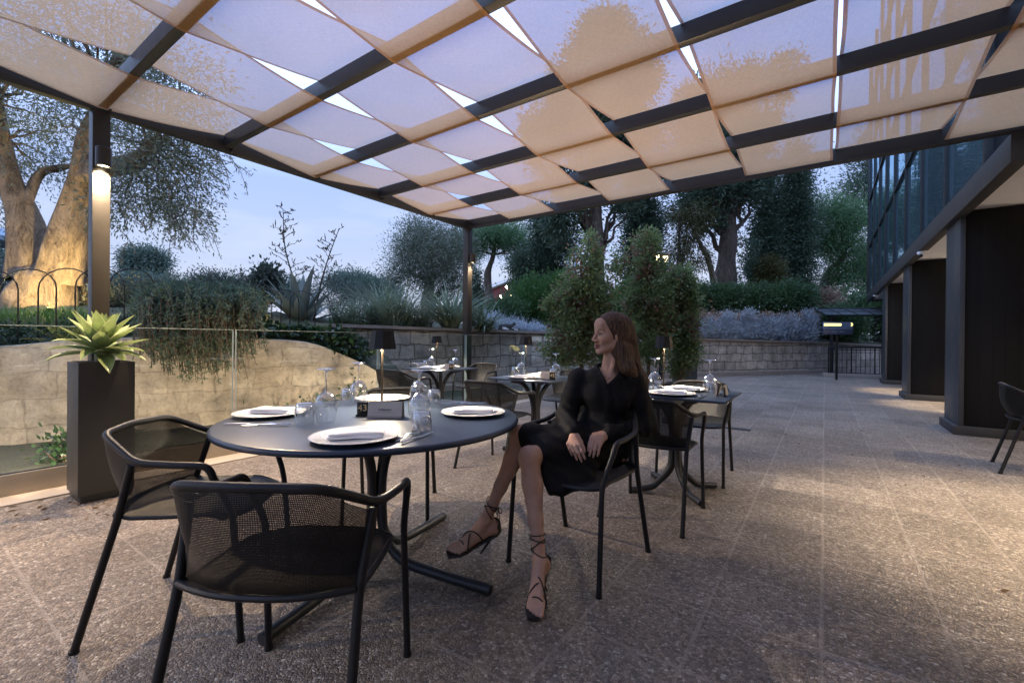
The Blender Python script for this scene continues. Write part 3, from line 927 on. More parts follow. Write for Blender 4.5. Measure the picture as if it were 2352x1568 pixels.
# ================================================================== CHAIRS
def make_chair(label):
    root = thing('mesh_armchair', label, 'chair', (0, 0, 0), 0, 'dark metal mesh armchairs')
    half = [(-.255, .265, 0), (-.25, .235, .48), (-.272, .20, .655), (-.285, .06, .668), (-.268, -.085, .675), (-.19, -.245, .765)]
    full = half + [(0, -.272, .772)] + [(-x, y, z) for x, y, z in half[::-1]]
    # top rail with the two arms
    mid = full[3:-3]
    rail = fillet([(-.272, .185, .60), (-.280, .165, .662)] + mid + [(.280, .165, .662), (.272, .185, .60)], .045, 5)
    mb = MB(); mb.tube(rail, .0130, 12); mb.build('arm_rail', M_metal, root)
    for s in (-1, 1):
        mb = MB(); mb.tube(fillet([(s * .255, .27, .0), (s * .248, .235, .48), (s * .272, .186, .605)], .05), .0120, 12)
        mb.lathe([(0, 0), (.015, 0), (.015, .012), (0, .012)], (s * .255, .27, 0), 12)
        mb.build('leg', M_metal, root)
        mb = MB(); mb.tube(fillet([(s * .262, -.10, .668), (s * .245, -.155, .472), (s * .258, -.288, 0)], .05), .0130, 12)
        mb.lathe([(0, 0), (.016, 0), (.016, .012), (0, .012)], (s * .258, -.287, 0), 12)
        mb.build('leg', M_metal, root)
    # seat
    nu, nv = 21, 15
    P = np.zeros((nu, nv, 3)); UV = np.zeros((nu, nv, 2))
    rim = []
    for i in range(nu):
        u = -1 + 2 * i / (nu - 1)
        for j in range(nv):
            v = j / (nv - 1)
            y0 = -.225 + .055 * abs(u) ** 2.2
            y1 = .262 - .07 * abs(u) ** 4
            y = y0 + (y1 - y0) * v
            hw = .236 - .012 * v + .01 * math.sin(v * 3.14)
            z = .474 - .012 * (1 - u * u) * math.sin(v * 3.14) - .018 * max(0, v - .85) / .15 * (1) + .012 * max(0, .12 - v) / .12
            P[i, j] = (u * hw, y, z); UV[i, j] = (u * hw, y)
    mb = MB(); mb.grid(P, uv=UV); mb.build('seat', M_wireseat, root, angle=180)
    edge = [tuple(P[0, j]) for j in range(nv)] + [tuple(P[i, -1]) for i in range(1, nu)] + [tuple(P[-1, j]) for j in range(nv - 2, -1, -1)]
    edge = edge + [tuple(P[i, 0]) for i in range(nu - 2, -1, -1)]
    edge = [(x, y, z - .006) for x, y, z in edge]
    mb = MB(); mb.tube(edge, .0095, 8); mb.build('seat_frame', M_metal, root)
    # backrest sheet between seat and rail
    top = spline([(-.262, -.10, .664), (-.228, -.17, .705), (-.19, -.243, .757), (-.10, -.262, .764), (0, -.270, .766), (.10, -.262, .764), (.19, -.243, .757), (.228, -.17, .705), (.262, -.10, .664)], 4)
    n = len(top); nv = 12
    P = np.zeros((n, nv, 3)); UV = np.zeros((n, nv, 2)); s = 0
    for i, q in enumerate(top):
        u = -1 + 2 * i / (n - 1)
        if i: s += (Vector(top[i]) - Vector(top[i - 1])).length
        b = Vector((u * .242, -.222 + .065 * abs(u) ** 2.0, .479))
        for j in range(nv):
            v = j / (nv - 1)
            p = b.lerp(Vector(q), v)
            bulge = -.022 * math.sin(v * 3.14) * (1 - u * u)
            P[i, j] = (p.x, p.y + bulge + .02 * (1 - v) ** 3, p.z - .004); UV[i, j] = (s, p.z)
    mb = MB(); mb.grid(P, uv=UV); mb.build('backrest', M_wire, root, angle=180)
    return root

chair0 = make_chair('')
_first = [True]
def place_chair(r, d, face, label):
    """(r,d): centre of the seat in the survey frame, face: direction (r,d) the chair looks to"""
    p = C(r, d, 0); f = C(face[0], face[1], 0)
    rz = math.atan2(f.y, f.x) - math.pi / 2
    if _first[0]:
        _first[0] = False
        chair0.location = p; chair0.rotation_euler = (0, 0, rz); chair0['label'] = label
        return chair0
    return dup(chair0, label, p, rz)
def place_chair_w(x, y, fx, fy, label):
    return place_chair(x * CY + y * SY, -x * SY + y * CY, (fx * CY + fy * SY, -fx * SY + fy * CY), label)

place_chair(-.632, 1.335, (.05, 1), 'mesh armchair in the foreground, seen from behind, nearest the camera')
place_chair(-1.30, 1.88, (.96, .12), 'mesh armchair left of the round table, beside the tall planter')
place_chair(-.79, 2.98, (.10, -1), 'mesh armchair on the far side of the round table, mostly hidden by the tabletop')
place_chair(.36, 2.33, (-.62, -.78), 'mesh armchair the woman in black is sitting on')
place_chair_w(-.92, 2.96, 0, 1, 'mesh armchair right behind the woman, its back to the camera')
place_chair_w(-.90, 4.02, .05, -1, 'mesh armchair on the far side of the square table at the right')
place_chair_w(-2.40, 3.22, -.02, 1, 'mesh armchair between the round table and the middle square table')
place_chair_w(-2.45, 4.62, 0, -1, 'pale lit mesh armchair on the far side of the middle square table')
place_chair_w(-4.12, 3.62, -.05, 1, 'mesh armchair at the near side of the farthest square table, left of it')
place_chair_w(-4.13, 5.02, .08, -1, 'pale lit mesh armchair in front of the far pergola post')
place_chair_w(1.58, 5.86, 1, -.12, 'lone mesh armchair cut off by the right edge of the photo')

# ================================================================== TABLES
TZ = .745
def pedestal(root, foot, topr, rz, tr=.024, spread=.03):
    for k in range(4):
        a = rz + k * math.pi / 2
        c_, s_ = math.cos(a), math.sin(a)
        pts = [(topr, TZ - .028), (topr * .55, TZ - .06), (spread + .035, TZ - .17), (spread, TZ - .30), (spread, .30), (spread + .02, .17), (spread + .12, .065), (foot * .6, .036), (foot, .024)]
        path = spline([(c_ * q, s_ * q, z) for q, z in pts], 6)
        mb = MB(); mb.tube(path, tr, 12)
        mb.build('pedestal_leg', M_metal2, root)
    mb = MB(); mb.box((0, 0, TZ - .024), (topr * 1.3, .05, .012), .003, rz=rz); mb.box((0, 0, TZ - .0265), (.05, topr * 1.3, .012), .003, rz=rz); mb.build('top_bracket', M_metal2, root)

RC = C(-.665, 2.215, 0)
root = thing('round_table', 'large round dark dining table set for four, numbered 43', 'table', RC)
mb = MB(); R0 = .70
mb.lathe([(0, TZ), (R0 - .014, TZ), (R0 - .006, TZ - .002), (R0 - .001, TZ - .008), (R0, TZ - .014), (R0 - .003, TZ - .022), (R0 - .012, TZ - .026), (0, TZ - .026)], (0, 0, 0), 128)
mb.build('tabletop', M_tabletop, root, angle=50)
fdir = C(.57, -.24, 0); pedestal(root, .63, .30, math.atan2(fdir.y, fdir.x), .0235, .033)

def square_table(x, y, label, a=.72, b=.72, rz=0):
    root = thing('square_table', label, 'table', (x, y, 0), rz, 'square dark dining tables')
    mb = MB(); mb.box((0, 0, TZ - .009), (a, b, .018), .005); mb.build('tabletop', M_tabletop, root)
    pedestal(root, .34, .26, R_(45), .023, .028)
    return root
T44, T45, T46 = (-4.18, 4.32), (-2.44, 3.92), (-.92, 3.48)
square_table(*T44, 'square dark dining table farthest away, by the glass and pergola post, numbered 44')
square_table(*T45, 'square dark dining table in the middle, just left of the woman, numbered 45')
square_table(*T46, 'square dark dining table at the right, partly hidden behind the woman', .80, .70)

# ================================================================== TABLEWARE
def mesh_plate():
    mb = MB(); mb.lathe([(0, .006), (.095, .006), (.105, .008), (.115, .0125), (.155, .017), (.163, .0185), (.1655, .0175), (.163, .0145), (.12, .007), (.10, .0), (0, .0)], (0, 0, 0), 72)
    mb.lathe([(.122, .0141), (.1235, .0150), (.125, .0145)], (0, 0, 0), 72)
    return mb.build('dinner_plate', M_china, angle=35)
def mesh_napkin():
    mb = MB()
    # cloth folded into a flat roll, fold on one long side
    def slab(z, th, l, w_, dx, dy, seed):
        nu, nv = 18, 10
        r = np.random.default_rng(seed)
        P = np.zeros((nu, nv * 2, 3))
        for i in range(nu):
            u = -1 + 2 * i / (nu - 1)
            for j in range(nv * 2):
                a = 2 * math.pi * j / (nv * 2 - 1)
                sx = math.copysign(abs(math.cos(a)) ** .45, math.cos(a)); sz = math.copysign(abs(math.sin(a)) ** .7, math.sin(a))
                end = (1 - abs(u) ** 14) ** .5 if abs(u) < 1 else 0
                P[i, j] = (u * l / 2 + dx, sx * w_ / 2 + dy + .003 * math.sin(5 * u + seed), z + (sz * th / 2) * (.35 + .65 * end) * (1 + .25 * math.sin(3.1 * u + sx * 2 + seed)))
        mb.grid(P)
        for e in (0, -1): mb.add(P[e], [list(range(nv * 2 - 1))[:: (1 if e == 0 else -1)]])
    slab(.0085, .0165, .200, .092, 0, 0, 1); slab(.0195, .0145, .197, .090, .002, .002, 2)
    return mb.build('folded_napkin', M_napkin, angle=70)
def mesh_wine():
    mb = MB()
    mb.lathe([(.036, 0), (.041, .022), (.0475, .052), (.050, .074), (.048, .096), (.040, .116), (.026, .131), (.012, .139), (.006, .143)], (0, 0, 0), 40, 0)
    mb.lathe([(.006, .143), (.0042, .152), (.0038, .19), (.0044, .222), (.009, .235), (.022, .2415), (.0405, .2440), (.041, .2455), (.040, .2470), (.006, .2482), (0, .2484)], (0, 0, 0), 40, 1)
    return mb.build('wine_glass', [M_glass, M_stem], angle=80)
def mesh_tumbler():
    mb = MB()
    mb.lathe([(.0405, 0), (.0412, .03), (.0405, .062), (.037, .086), (.033, .0955), (.030, .0975), (0, .0975)], (0, 0, 0), 40)
    mb.lathe([(.0385, .0), (.0392, .03), (.0382, .062), (.034, .080), (.024, .086), (0, .087)], (0, 0, 0), 40)
    return mb.build('tumbler', M_glass, angle=80)
def mesh_fork():
    mb = MB()
    P = []
    for t_ in np.linspace(0, 1, 18):
        w_ = .0055 - .002 * math.sin(min(1, t_ * 1.6) * math.pi) if t_ < .66 else .0035 + .009 * min(1, (t_ - .66) / .1)
        z = .004 + .010 * math.sin(max(0, t_ - .45) * 5.2)
        P.append([(-w_, t_ * .145 - .1, z), (0, t_ * .145 - .1, z + .0015), (w_, t_ * .145 - .1, z)])
    mb.grid(P)
    for k in range(4):
        x = -.0105 + k * .007
        mb.tube([(x, .043, P[-1][1][2]), (x * 1.02, .07, .008), (x * .95, .098, .006)], [.0022, .0020, .0010], 6)
    return mb.build('fork', M_steel, angle=60)
def mesh_knife():
    mb = MB()
    mb.tube(spline([(0, -.11, .005), (0, -.05, .0055), (0, .0, .005)], 4), [.0055] * 4 + [.006] * 4 + [.0045], 8, flat=.55)
    P = [[(-.006 + .003 * t_ ** 3, t_ * .115, .004 + .001), (-.0005, t_ * .115, .0065), (.009 * (1 - t_ ** 4) + .001, t_ * .115, .004)] for t_ in np.linspace(0, 1, 12)]
    mb.grid(P)
    return mb.build('table_knife', M_steel, angle=60)
_proto = {}
def put(kind, maker, loc, rz, label, cat, group):
    if kind not in _proto:
        o = maker(); _proto[kind] = o
    else:
        o = _proto[kind].copy(); COL.objects.link(o)
    o.location = loc; o.rotation_euler = (0, 0, rz)
    tag(o, label, cat, group)
    return o
def plate(p, lab): return put('plate', mesh_plate, (p[0], p[1], TZ + .0005), 0, lab, 'plate', 'white dinner plates')
def napkin(p, rz, lab, dz=.0062): return put('napkin', mesh_napkin, (p[0], p[1], TZ + dz), rz, lab, 'napkin', 'white folded napkins')
def wine(p, lab): return put('wine', mesh_wine, (p[0], p[1], TZ + .0008), 0, lab, 'wine glass', 'upturned wine glasses')
def tumbler(p, lab): return put('tumbler', mesh_tumbler, (p[0], p[1], TZ + .0008), 0, lab, 'tumbler', 'upturned water tumblers')
def fork(p, rz, lab, dz=.001): return put('fork', mesh_fork, (p[0], p[1], TZ + dz), rz, lab, 'fork', 'forks on the tables')
def knife(p, rz, lab, dz=.001): return put('knife', mesh_knife, (p[0], p[1], TZ + dz), rz, lab, 'knife', 'knives on the tables')

def text_mesh(body, size, name, mat, parent, M, extrude=.0006):
    cu = bpy.data.curves.new('lettering', 'FONT'); cu.body = body; cu.size = size; cu.extrude = extrude
    cu.align_x = 'CENTER'; cu.align_y = 'CENTER'
    to = bpy.data.objects.new('lettering_source', cu); COL.objects.link(to)
    bpy.context.view_layer.update()
    me = bpy.data.meshes.new_from_object(to.evaluated_get(bpy.context.evaluated_depsgraph_get()))
    bpy.data.objects.remove(to); bpy.data.curves.remove(cu)
    me.transform(M); me.materials.clear(); me.materials.append(mat)
    o = bpy.data.objects.new(name, me); COL.objects.link(o); o.parent = parent
    return o
UP = Matrix.Rotation(R_(90), 4, 'X')      # text standing up, facing -Y

def table_lamp(p, label):
    r = thing('table_lamp', label, 'lamp', (p[0], p[1], TZ), 0, 'cordless table lamps')
    mb = MB(); mb.lathe([(0, .0), (.054, 0), (.056, .003), (.056, .010), (.053, .013), (0, .013)], (0, 0, 0), 40); mb.build('base', M_metal2, r)
    mb = MB(); mb.tube([(0, 0, .012), (0, 0, .345)], .0062, 14); mb.build('stem', M_bronze, r)
    mb = MB(); mb.lathe([(.0765, .328), (.061, .428), (.059, .428), (.0745, .328), (.0765, .328)], (0, 0, 0), 10); mb.build('shade', M_metal, r, angle=15)
    mb = MB(); mb.lathe([(0, .425), (.0575, .425)], (0, 0, 0), 20); mb.build('top_diffuser', emis('lamp_top_glow', (1, .82, .58), 30), r)
    mb = MB(); mb.lathe([(0, .3555), (.034, .3555), (.034, .375), (0, .375)], (0, 0, 0), 20); mb.build('light_head', M_glow2, r)
    lamp('spot_light', 'SPOT', (p[0], p[1], TZ + .345), 95, (1, .82, .60), .02, (p[0], p[1], 0), 166, .25)
    lamp('spot_light', 'SPOT', (p[0], p[1], TZ + .436), 110, (1, .68, .38), .05, (p[0], p[1], 5), 160, .8)
    return r
def tent_card(p, rz, label, reserved=True, w_=.165, h=.078):
    r = thing('tent_card', label, 'card', (p[0], p[1], TZ), rz, 'cream reserved cards')
    mb = MB()
    d_ = .032
    pr = [(-d_, 0.0005), (-.016, h), (.016, h), (d_, .0005)]
    V = [(x, y, z) for x in (-w_ / 2, w_ / 2) for y, z in pr]
    mb.add(V, [[0, 4, 5, 1], [1, 5, 6, 2], [2, 6, 7, 3]]); mb.add([(a, b * .97, c_) for a, b, c_ in V], [[1, 5, 4, 0], [2, 6, 5, 1], [3, 7, 6, 2]])
    mb.build('card', M_card, r, smooth=False)
    if reserved:
        tilt = math.atan2(.016, h)
        M_ = Matrix.Translation((0, -(.0245) - .0012, h * .5)) @ Matrix.Rotation(-tilt, 4, 'X') @ UP
        text_mesh('RISERVATO', .0125, 'lettering', M_ink, r, M_)
        mb = MB(); mb.box((0, -.0285, h * .34), (.10, .0006, .0008)); 
        for k in range(26): mb.box((-w_ / 2 + .006 + k * .0061, -.0322, h * .085), (.0036, .0006, .003))
        mb.build('printed_border', M_ink, r, smooth=False)
    return r
def number_stand(p, rz, num, label):
    r = thing('number_stand', label, 'table number', (p[0], p[1], TZ), rz, 'black table number stands')
    mb = MB(); mb.box((0, 0, .005), (.062, .026, .009), .002); mb.build('foot', M_black, r)
    mb = MB(); mb.box((0, 0, .039), (.054, .008, .062), .002); mb.build('plaque', M_black, r)
    if num: text_mesh(num, .046, 'number', M_gold, r, Matrix.Translation((0, -.0052, .040)) @ UP)
    return r

def T(px, py): return G(px, py, TZ)
# ---- table 43
vx = math.atan2(SY, CY)          # heading of the survey right axis
p = T(816, 1008); plate(p, 'white charger plate at the near edge of the round table'); napkin(p + C(.005, .0, 0), vx + R_(14), 'folded white napkin on the plate nearest the camera')
p = T(620, 953); plate(p, 'white plate at the left of the round table'); napkin(p + C(.0, .03, 0), vx - R_(4), 'folded white napkin on the left plate of the round table')
p = T(1087, 951); plate(p, 'white plate on the right of the round table, nearest the woman'); napkin(p + C(.0, .0, 0), vx - R_(3), 'rolled white napkin on the plate nearest the woman')
p = T(880, 918); plate(p, 'white plate at the far side of the round table behind the lamp'); napkin(p + C(.005, 0, 0), vx + R_(10), 'folded white napkin behind the lamp stem on the round table')
wine(T(748, 971), 'upturned wine glass at the left on the round table, left of the number 43')
wine(T(823, 931), 'upturned wine glass at the back left of the round table')
wine(T(963, 975), 'upturned wine glass at the right of the reserved card on the round table')
wine(T(961, 931), 'upturned wine glass hidden behind another at the back right of the round table')
tumbler(T(699, 975), 'upturned tumbler beside the left plate of the round table')
tumbler(T(799, 931), 'upturned tumbler at the back left of the round table')
tumbler(T(968, 1000), 'upturned tumbler in front of the right wine glass, above the fork')
tumbler(T(996, 934), 'upturned tumbler at the back right of the round table')
a = vx - R_(20)
fork(T(941, 1003), a + R_(0), 'shiny fork at the right of the nearest plate'); knife(T(960, 1006), a - R_(2), 'shiny knife at the right of the nearest plate')
fork(T(612, 978), vx - R_(82), 'fork in shadow in front of the left plate'); knife(T(575, 976), vx - R_(86), 'dark table knife in front of the left plate')
fork(T(1050, 929), vx - R_(100), 'fork behind the rolled napkin near the woman'); knife(T(1075, 926), vx - R_(94), 'knife behind the rolled napkin near the woman')
table_lamp(T(877, 938), 'black cordless lamp standing in the middle of the round table')
tent_card(T(887, 957), vx + R_(1), 'cream tent card reading RISERVATO on the round table')
number_stand(T(833, 955), vx + R_(6), '43', 'black number plaque 43 on the round table')
# ---- square tables
def lay(tx, ty, ox, num, name, lp):
    """two covers facing each other along Y"""
    nm = f'the table numbered {num}' if num != '46' else 'the square table behind the woman'
    plate((tx + ox, ty - .185), f'white plate at the near side of {nm}'); napkin((tx + ox, ty - .185), R_(6), f'folded napkin on the near plate of {nm}')
    plate((tx + ox, ty + .185), f'white plate at the far side of {nm}'); napkin((tx + ox + .01, ty + .185), R_(-8), f'folded napkin on the far plate of {nm}')
    wine((tx + ox - .20, ty + .06), f'left upturned wine glass on {nm}'); wine((tx + ox + .20, ty + .10), f'right upturned wine glass on {nm}')
    tumbler((tx + ox - .215, ty - .04), f'left upturned tumbler on {nm}'); tumbler((tx + ox + .225, ty + .005), f'right upturned tumbler on {nm}')
    fork((tx + ox + .195, ty - .20), R_(4), f'fork beside the near plate of {nm}'); knife((tx + ox + .215, ty - .20), R_(2), f'knife beside the near plate of {nm}')
    table_lamp(lp, f'black cordless lamp on {nm}')
lay(*T44, -.03, '44', 'table', (T44[0] - .27, T44[1] + .20))
lay(*T45, -.02, '45', 'table', (T45[0] - .27, T45[1] + .22))
lay(*T46, .02, '46', 'table', (T46[0] - .17, T46[1] + .27))
rz = vx - R_(12)
tent_card((T44[0] + .24, T44[1] - .09), rz, 'small cream card on the farthest table beside number 44', False, .12, .072); number_stand((T44[0] + .295, T44[1] - .115), rz, '44', 'black number plaque 44 on the farthest table')
tent_card((T45[0] + .20, T45[1] - .10), rz, 'small cream card on the middle table beside number 45', False, .14, .078); number_stand((T45[0] + .27, T45[1] - .13), rz, '45', 'black number plaque 45 on the middle table')
tent_card((T46[0] + .315, T46[1] + .05), rz + R_(68), 'cream card folded like a roof on the table behind the woman', False, .12, .075); number_stand((T46[0] + .345, T46[1] - .055), rz + R_(84), '', 'black number stand seen edge-on on the table behind the woman')
# ================================================================== VEGETATION
def rdirs(n, r):
    return unit(r.normal(size=(n, 3)))

def leaf_faces(P, D, L, Wd, r, curl=.0):
    n = len(P)
    N = rdirs(n, r)
    S = unit(np.cross(D, N))
    L = np.broadcast_to(np.asarray(L, float).reshape(-1, 1), (n, 1)); Wd = np.broadcast_to(np.asarray(Wd, float).reshape(-1, 1), (n, 1))
    Nn = np.cross(S, D)
    m = P + D * L * .45 + Nn * L * curl
    return np.stack([P, m + S * Wd * .5, P + D * L, m - S * Wd * .5], 1)

def crown_pts(blobs, ncl, per, cr, r, shell=.45, out=.6, flat=1.0):
    """leaf positions and directions in clumps spread through ellipsoid blobs"""
    w_ = np.array([b[2] for b in blobs], float); w_ /= w_.sum()
    bi = r.choice(len(blobs), ncl, p=w_)
    cen = np.array([tuple(b[0]) for b in blobs])[bi]; rad = np.array([b[1] for b in blobs], float)[bi]
    d = rdirs(ncl, r)
    q = shell + (1 - shell) * r.random((ncl, 1)) ** .7
    cc = cen + d * rad * q
    sz = cr * (.55 + .9 * r.random((ncl, 1)))
    i = np.repeat(np.arange(ncl), per)
    off = r.normal(size=(len(i), 3)) * sz[i] * np.array([1, 1, flat])
    P = cc[i] + off
    D = unit(unit(off) * out + d[i] * .5 + rdirs(len(i), r) * .7)
    return P, D, cc

def limb(mb, a, b, r0, r1, r, wob=.12, n=7, segs=8):
    a, b = Vector(a), Vector(b)
    L = (b - a).length
    pts = []
    for k in range(n + 1):
        t_ = k / n
        j = Vector(r.normal(size=3)) * wob * L * math.sin(math.pi * t_) * .35
        pts.append(a.lerp(b, t_) + j + Vector((0, 0, .06 * L * math.sin(math.pi * t_))))
    mb.tube(pts, np.linspace(r0, r1, n + 1), segs)
    return pts

def B(px, py, d, rx, ry, w_=None, rz=None):
    """ellipsoid blob: centre at a surveyed point, radii given as apparent sizes"""
    c = W(px, py, d); k = d / FPX
    return (c, (rx * k, rx * k, ry * k), w_ or rx * ry)

def tree(name, label, cat, group, base, top, r0, blobs, ncl, per, cr, L, Wd, mat, barkm, seed, shell=.45, limbs=12, flat=1.0, out=.6, lean=None, droop=0.0, trunkpts=None):
    r = np.random.default_rng(seed)
    root = thing(name, label, cat, base, 0, group)
    P, D, cc = crown_pts(blobs, ncl, per, cr, r, shell, out, flat)
    if droop: D = unit(D + np.array([0, 0, -droop]))
    V = leaf_faces(P, D, L * (.6 + .8 * r.random(len(P))), Wd * (.7 + .6 * r.random(len(P))), r)
    bv = np.array(tuple(base))
    quads('crown', V - bv, mat, root)
    mb = MB()
    base, top = Vector(base), Vector(top)
    tp = trunkpts or [base, base.lerp(top, .35) + Vector(r.normal(size=3)) * .05 * r0 * 5, base.lerp(top, .7), top]
    path = spline(tp, 8)
    n = len(path)
    rad = np.linspace(r0, r0 * .22, n) * (1 + .10 * np.sin(np.linspace(0, 19, n) + seed))
    rad[0] *= 1.35; rad[1] *= 1.15
    mb.tube([p - base for p in path], rad, 12)
    order = np.argsort(r.random(len(cc)))[:limbs]
    for k in order:
        c = Vector(cc[k])
        zt = max(.25, min(.95, ((c.z - base.z) / max(.1, (top.z - base.z))) - .18))
        q = path[int(zt * (n - 1))]
        limb(mb, q - base, c - base, r0 * .32 * (1 - .6 * zt), r0 * .04 + .004, r, segs=6)
    mb.build('trunk', barkm, root, angle=180)
    return root

# ---- ancient olive tree at the left
r = np.random.default_rng(21)
ob = W(112, 716, 6.6); ob.z -= .12
root = thing('olive_tree', 'ancient olive tree with gnarled forked trunk lit from below at the left', 'tree', ob)
mb = MB()
def gnarl(pts, radii, segs=36, seed=0, amp=.16, flute=5):
    rr_ = np.random.default_rng(seed)
    path = spline(pts, 14)
    n = len(path)
    rad = np.interp(np.linspace(0, len(radii) - 1, n), range(len(radii)), radii)
    Pp = np.array([tuple(p) for p in path]); Tt = unit(np.gradient(Pp, axis=0))
    N = np.cross(Tt[0], [0, 1, 0]); N /= np.linalg.norm(N)
    ph = rr_.random(8) * 6.28
    Vv = np.zeros((segs, n, 3))
    for i in range(n):
        N = N - Tt[i] * np.dot(N, Tt[i]); N /= np.linalg.norm(N); Bn = np.cross(Tt[i], N)
        for k in range(segs):
            a = 2 * math.pi * k / segs
            t_ = i / n
            f = 1 + amp * (math.sin(flute * a + ph[0] + 2.2 * t_) * .5 + math.sin((flute * 2 - 1) * a + ph[1] - 3 * t_) * .35 + math.sin(3 * a + 7 * t_ + ph[2]) * .4 + math.sin(2 * a + 13 * t_ + ph[3]) * .3 + math.sin(17 * a + 21 * t_) * .10)
            Vv[k, i] = Pp[i] + rad[i] * f * (math.cos(a) * N + math.sin(a) * Bn)
    return Vv
def OW(px, py, d=6.6): return W(px, py, d) - ob
mb.grid(gnarl([OW(108, 760), OW(110, 690), OW(112, 640), OW(110, 605, 6.6)], [.52, .42, .36, .16], 44, 1, .17, 5), closed=True)
mb.grid(gnarl([OW(76, 640), OW(66, 565), OW(50, 490), OW(24, 420), OW(2, 330), OW(-20, 230, 6.4), OW(-40, 90, 6.2)], [.30, .24, .165, .135, .125, .115, .08], 28, 2, .12, 4), closed=True)
mb.grid(gnarl([OW(146, 640), OW(158, 555, 6.5), OW(172, 480, 6.5), OW(194, 400, 6.4), OW(205, 320, 6.3), OW(240, 240, 6.1), OW(280, 120, 5.9)], [.31, .26, .20, .15, .12, .10, .07], 30, 3, .12, 4), closed=True)
mb.grid(gnarl([OW(190, 400, 6.4), OW(250, 385, 6.3), OW(310, 372, 6.2), OW(345, 340, 6.1), OW(385, 315, 6.0)], [.16, .14, .115, .08, .04], 18, 4, .15, 3), closed=True)
mb.grid(gnarl([OW(60, 470, 6.6), OW(90, 400, 6.8), OW(140, 385, 6.9), OW(170, 380, 6.9)], [.07, .06, .05, .03], 14, 5, .12, 3), closed=True)
mbt = mb
blobs = [B(60, 330, 6.8, 120, 110), B(160, 250, 6.4, 150, 90), B(330, 370, 6.0, 120, 90), B(410, 400, 6.0, 80, 70), B(310, 460, 6.1, 85, 70), B(400, 480, 6.0, 60, 55), B(440, 340, 6.0, 60, 60),
         B(230, 120, 6.0, 200, 130), B(60, 60, 6.2, 220, 150), B(400, 180, 5.7, 110, 120), B(-60, 420, 7.0, 90, 150), B(440, 520, 6.0, 40, 30)]
P, D, cc = crown_pts(blobs, 600, 62, .12, r, .3, .5)
D = unit(D + np.array([0, 0, -.35]))
n = len(P)
V = leaf_faces(P, D, .050 + .030 * r.random(n), .014 + .008 * r.random(n), r)
# hanging twigs on the right side
tw = []; tl = []
for (px, py, L_) in [(430, 520, .35), (400, 520, .3), (470, 400, .3), (455, 500, .42), (380, 540, .25), (505, 380, .2), (300, 540, .28), (480, 440, .3), (350, 520, .3), (270, 500, .25), (415, 555, .2), (495, 330, .25)]:
    for q in range(5):
        s = W(px + r.normal() * 22, py - 40 + r.normal() * 22, 6.0 + r.normal() * .2)
        e = s + Vector((r.normal() * .12 + .12, r.normal() * .12 + .05, -L_ * (.5 + r.random())))
        pts = [s.lerp(e, k / 8) + Vector((0, 0, .06 * math.sin(k / 8 * 3.14))) for k in range(9)]
        tw.append(pts)
        for k in range(26):
            t_ = r.random(); tl.append(tuple(s.lerp(e, t_) + Vector((0, 0, .06 * math.sin(t_ * 3.14)))))
tl = np.array(tl); td = unit(rdirs(len(tl), r) + np.array([0.1, 0, -.5]))
V2 = leaf_faces(tl, td, .05 + .03 * r.random(len(tl)), .012, r)
quads('crown', np.concatenate([V, V2]) - np.array(tuple(ob)), M_olive, root)
mb = mbt
for pts in tw: mb.tube([p - ob for p in pts], [.004] * 9, 4, cap=False)
src = [OW(205, 320, 6.3), OW(310, 372, 6.2), OW(345, 340, 6.1), OW(240, 240, 6.1), OW(0, 320), OW(-20, 230, 6.4)]
for k in r.choice(len(cc), 95, replace=False):
    c = Vector(cc[k]) - ob
    q = min(src, key=lambda s_: (s_ - c).length)
    limb(mb, q, c, .022, .005, r, segs=5)
mb.build('trunk', M_olivebark, root, angle=180)
# ground spotlight at its foot
s_ = W(112, 722, 5.75)
root = thing('garden_spotlight', 'small ground spotlight shining up from the grass at the olive tree', 'spotlight', s_)
mb = MB(); mb.lathe([(0, .0), (.045, 0), (.055, .08), (.050, .085), (.045, .06), (0, .055)], (0, 0, 0), 20, M=Matrix.Rotation(R_(-18), 4, 'X')); mb.tube([(0, 0, -.2), (0, 0, .02)], .012, 8); mb.build('housing', M_metal, root)
mb = MB(); mb.lathe([(0, .075), (.048, .075)], (0, 0, 0), 20, M=Matrix.Rotation(R_(-18), 4, 'X')); mb.build('lens', emis('spot_lens', (1, .85, .45), 18), root)
lamp('spot_light', 'SPOT', s_ + Vector((0, 0, .12)), 240, (1, .74, .36), .03, ob + Vector((-.05, 0, 1.3)), 105, .6)
lamp('point_light', 'POINT', s_ + Vector((0, -.0, .16)), 14, (1, .85, .35), .05)

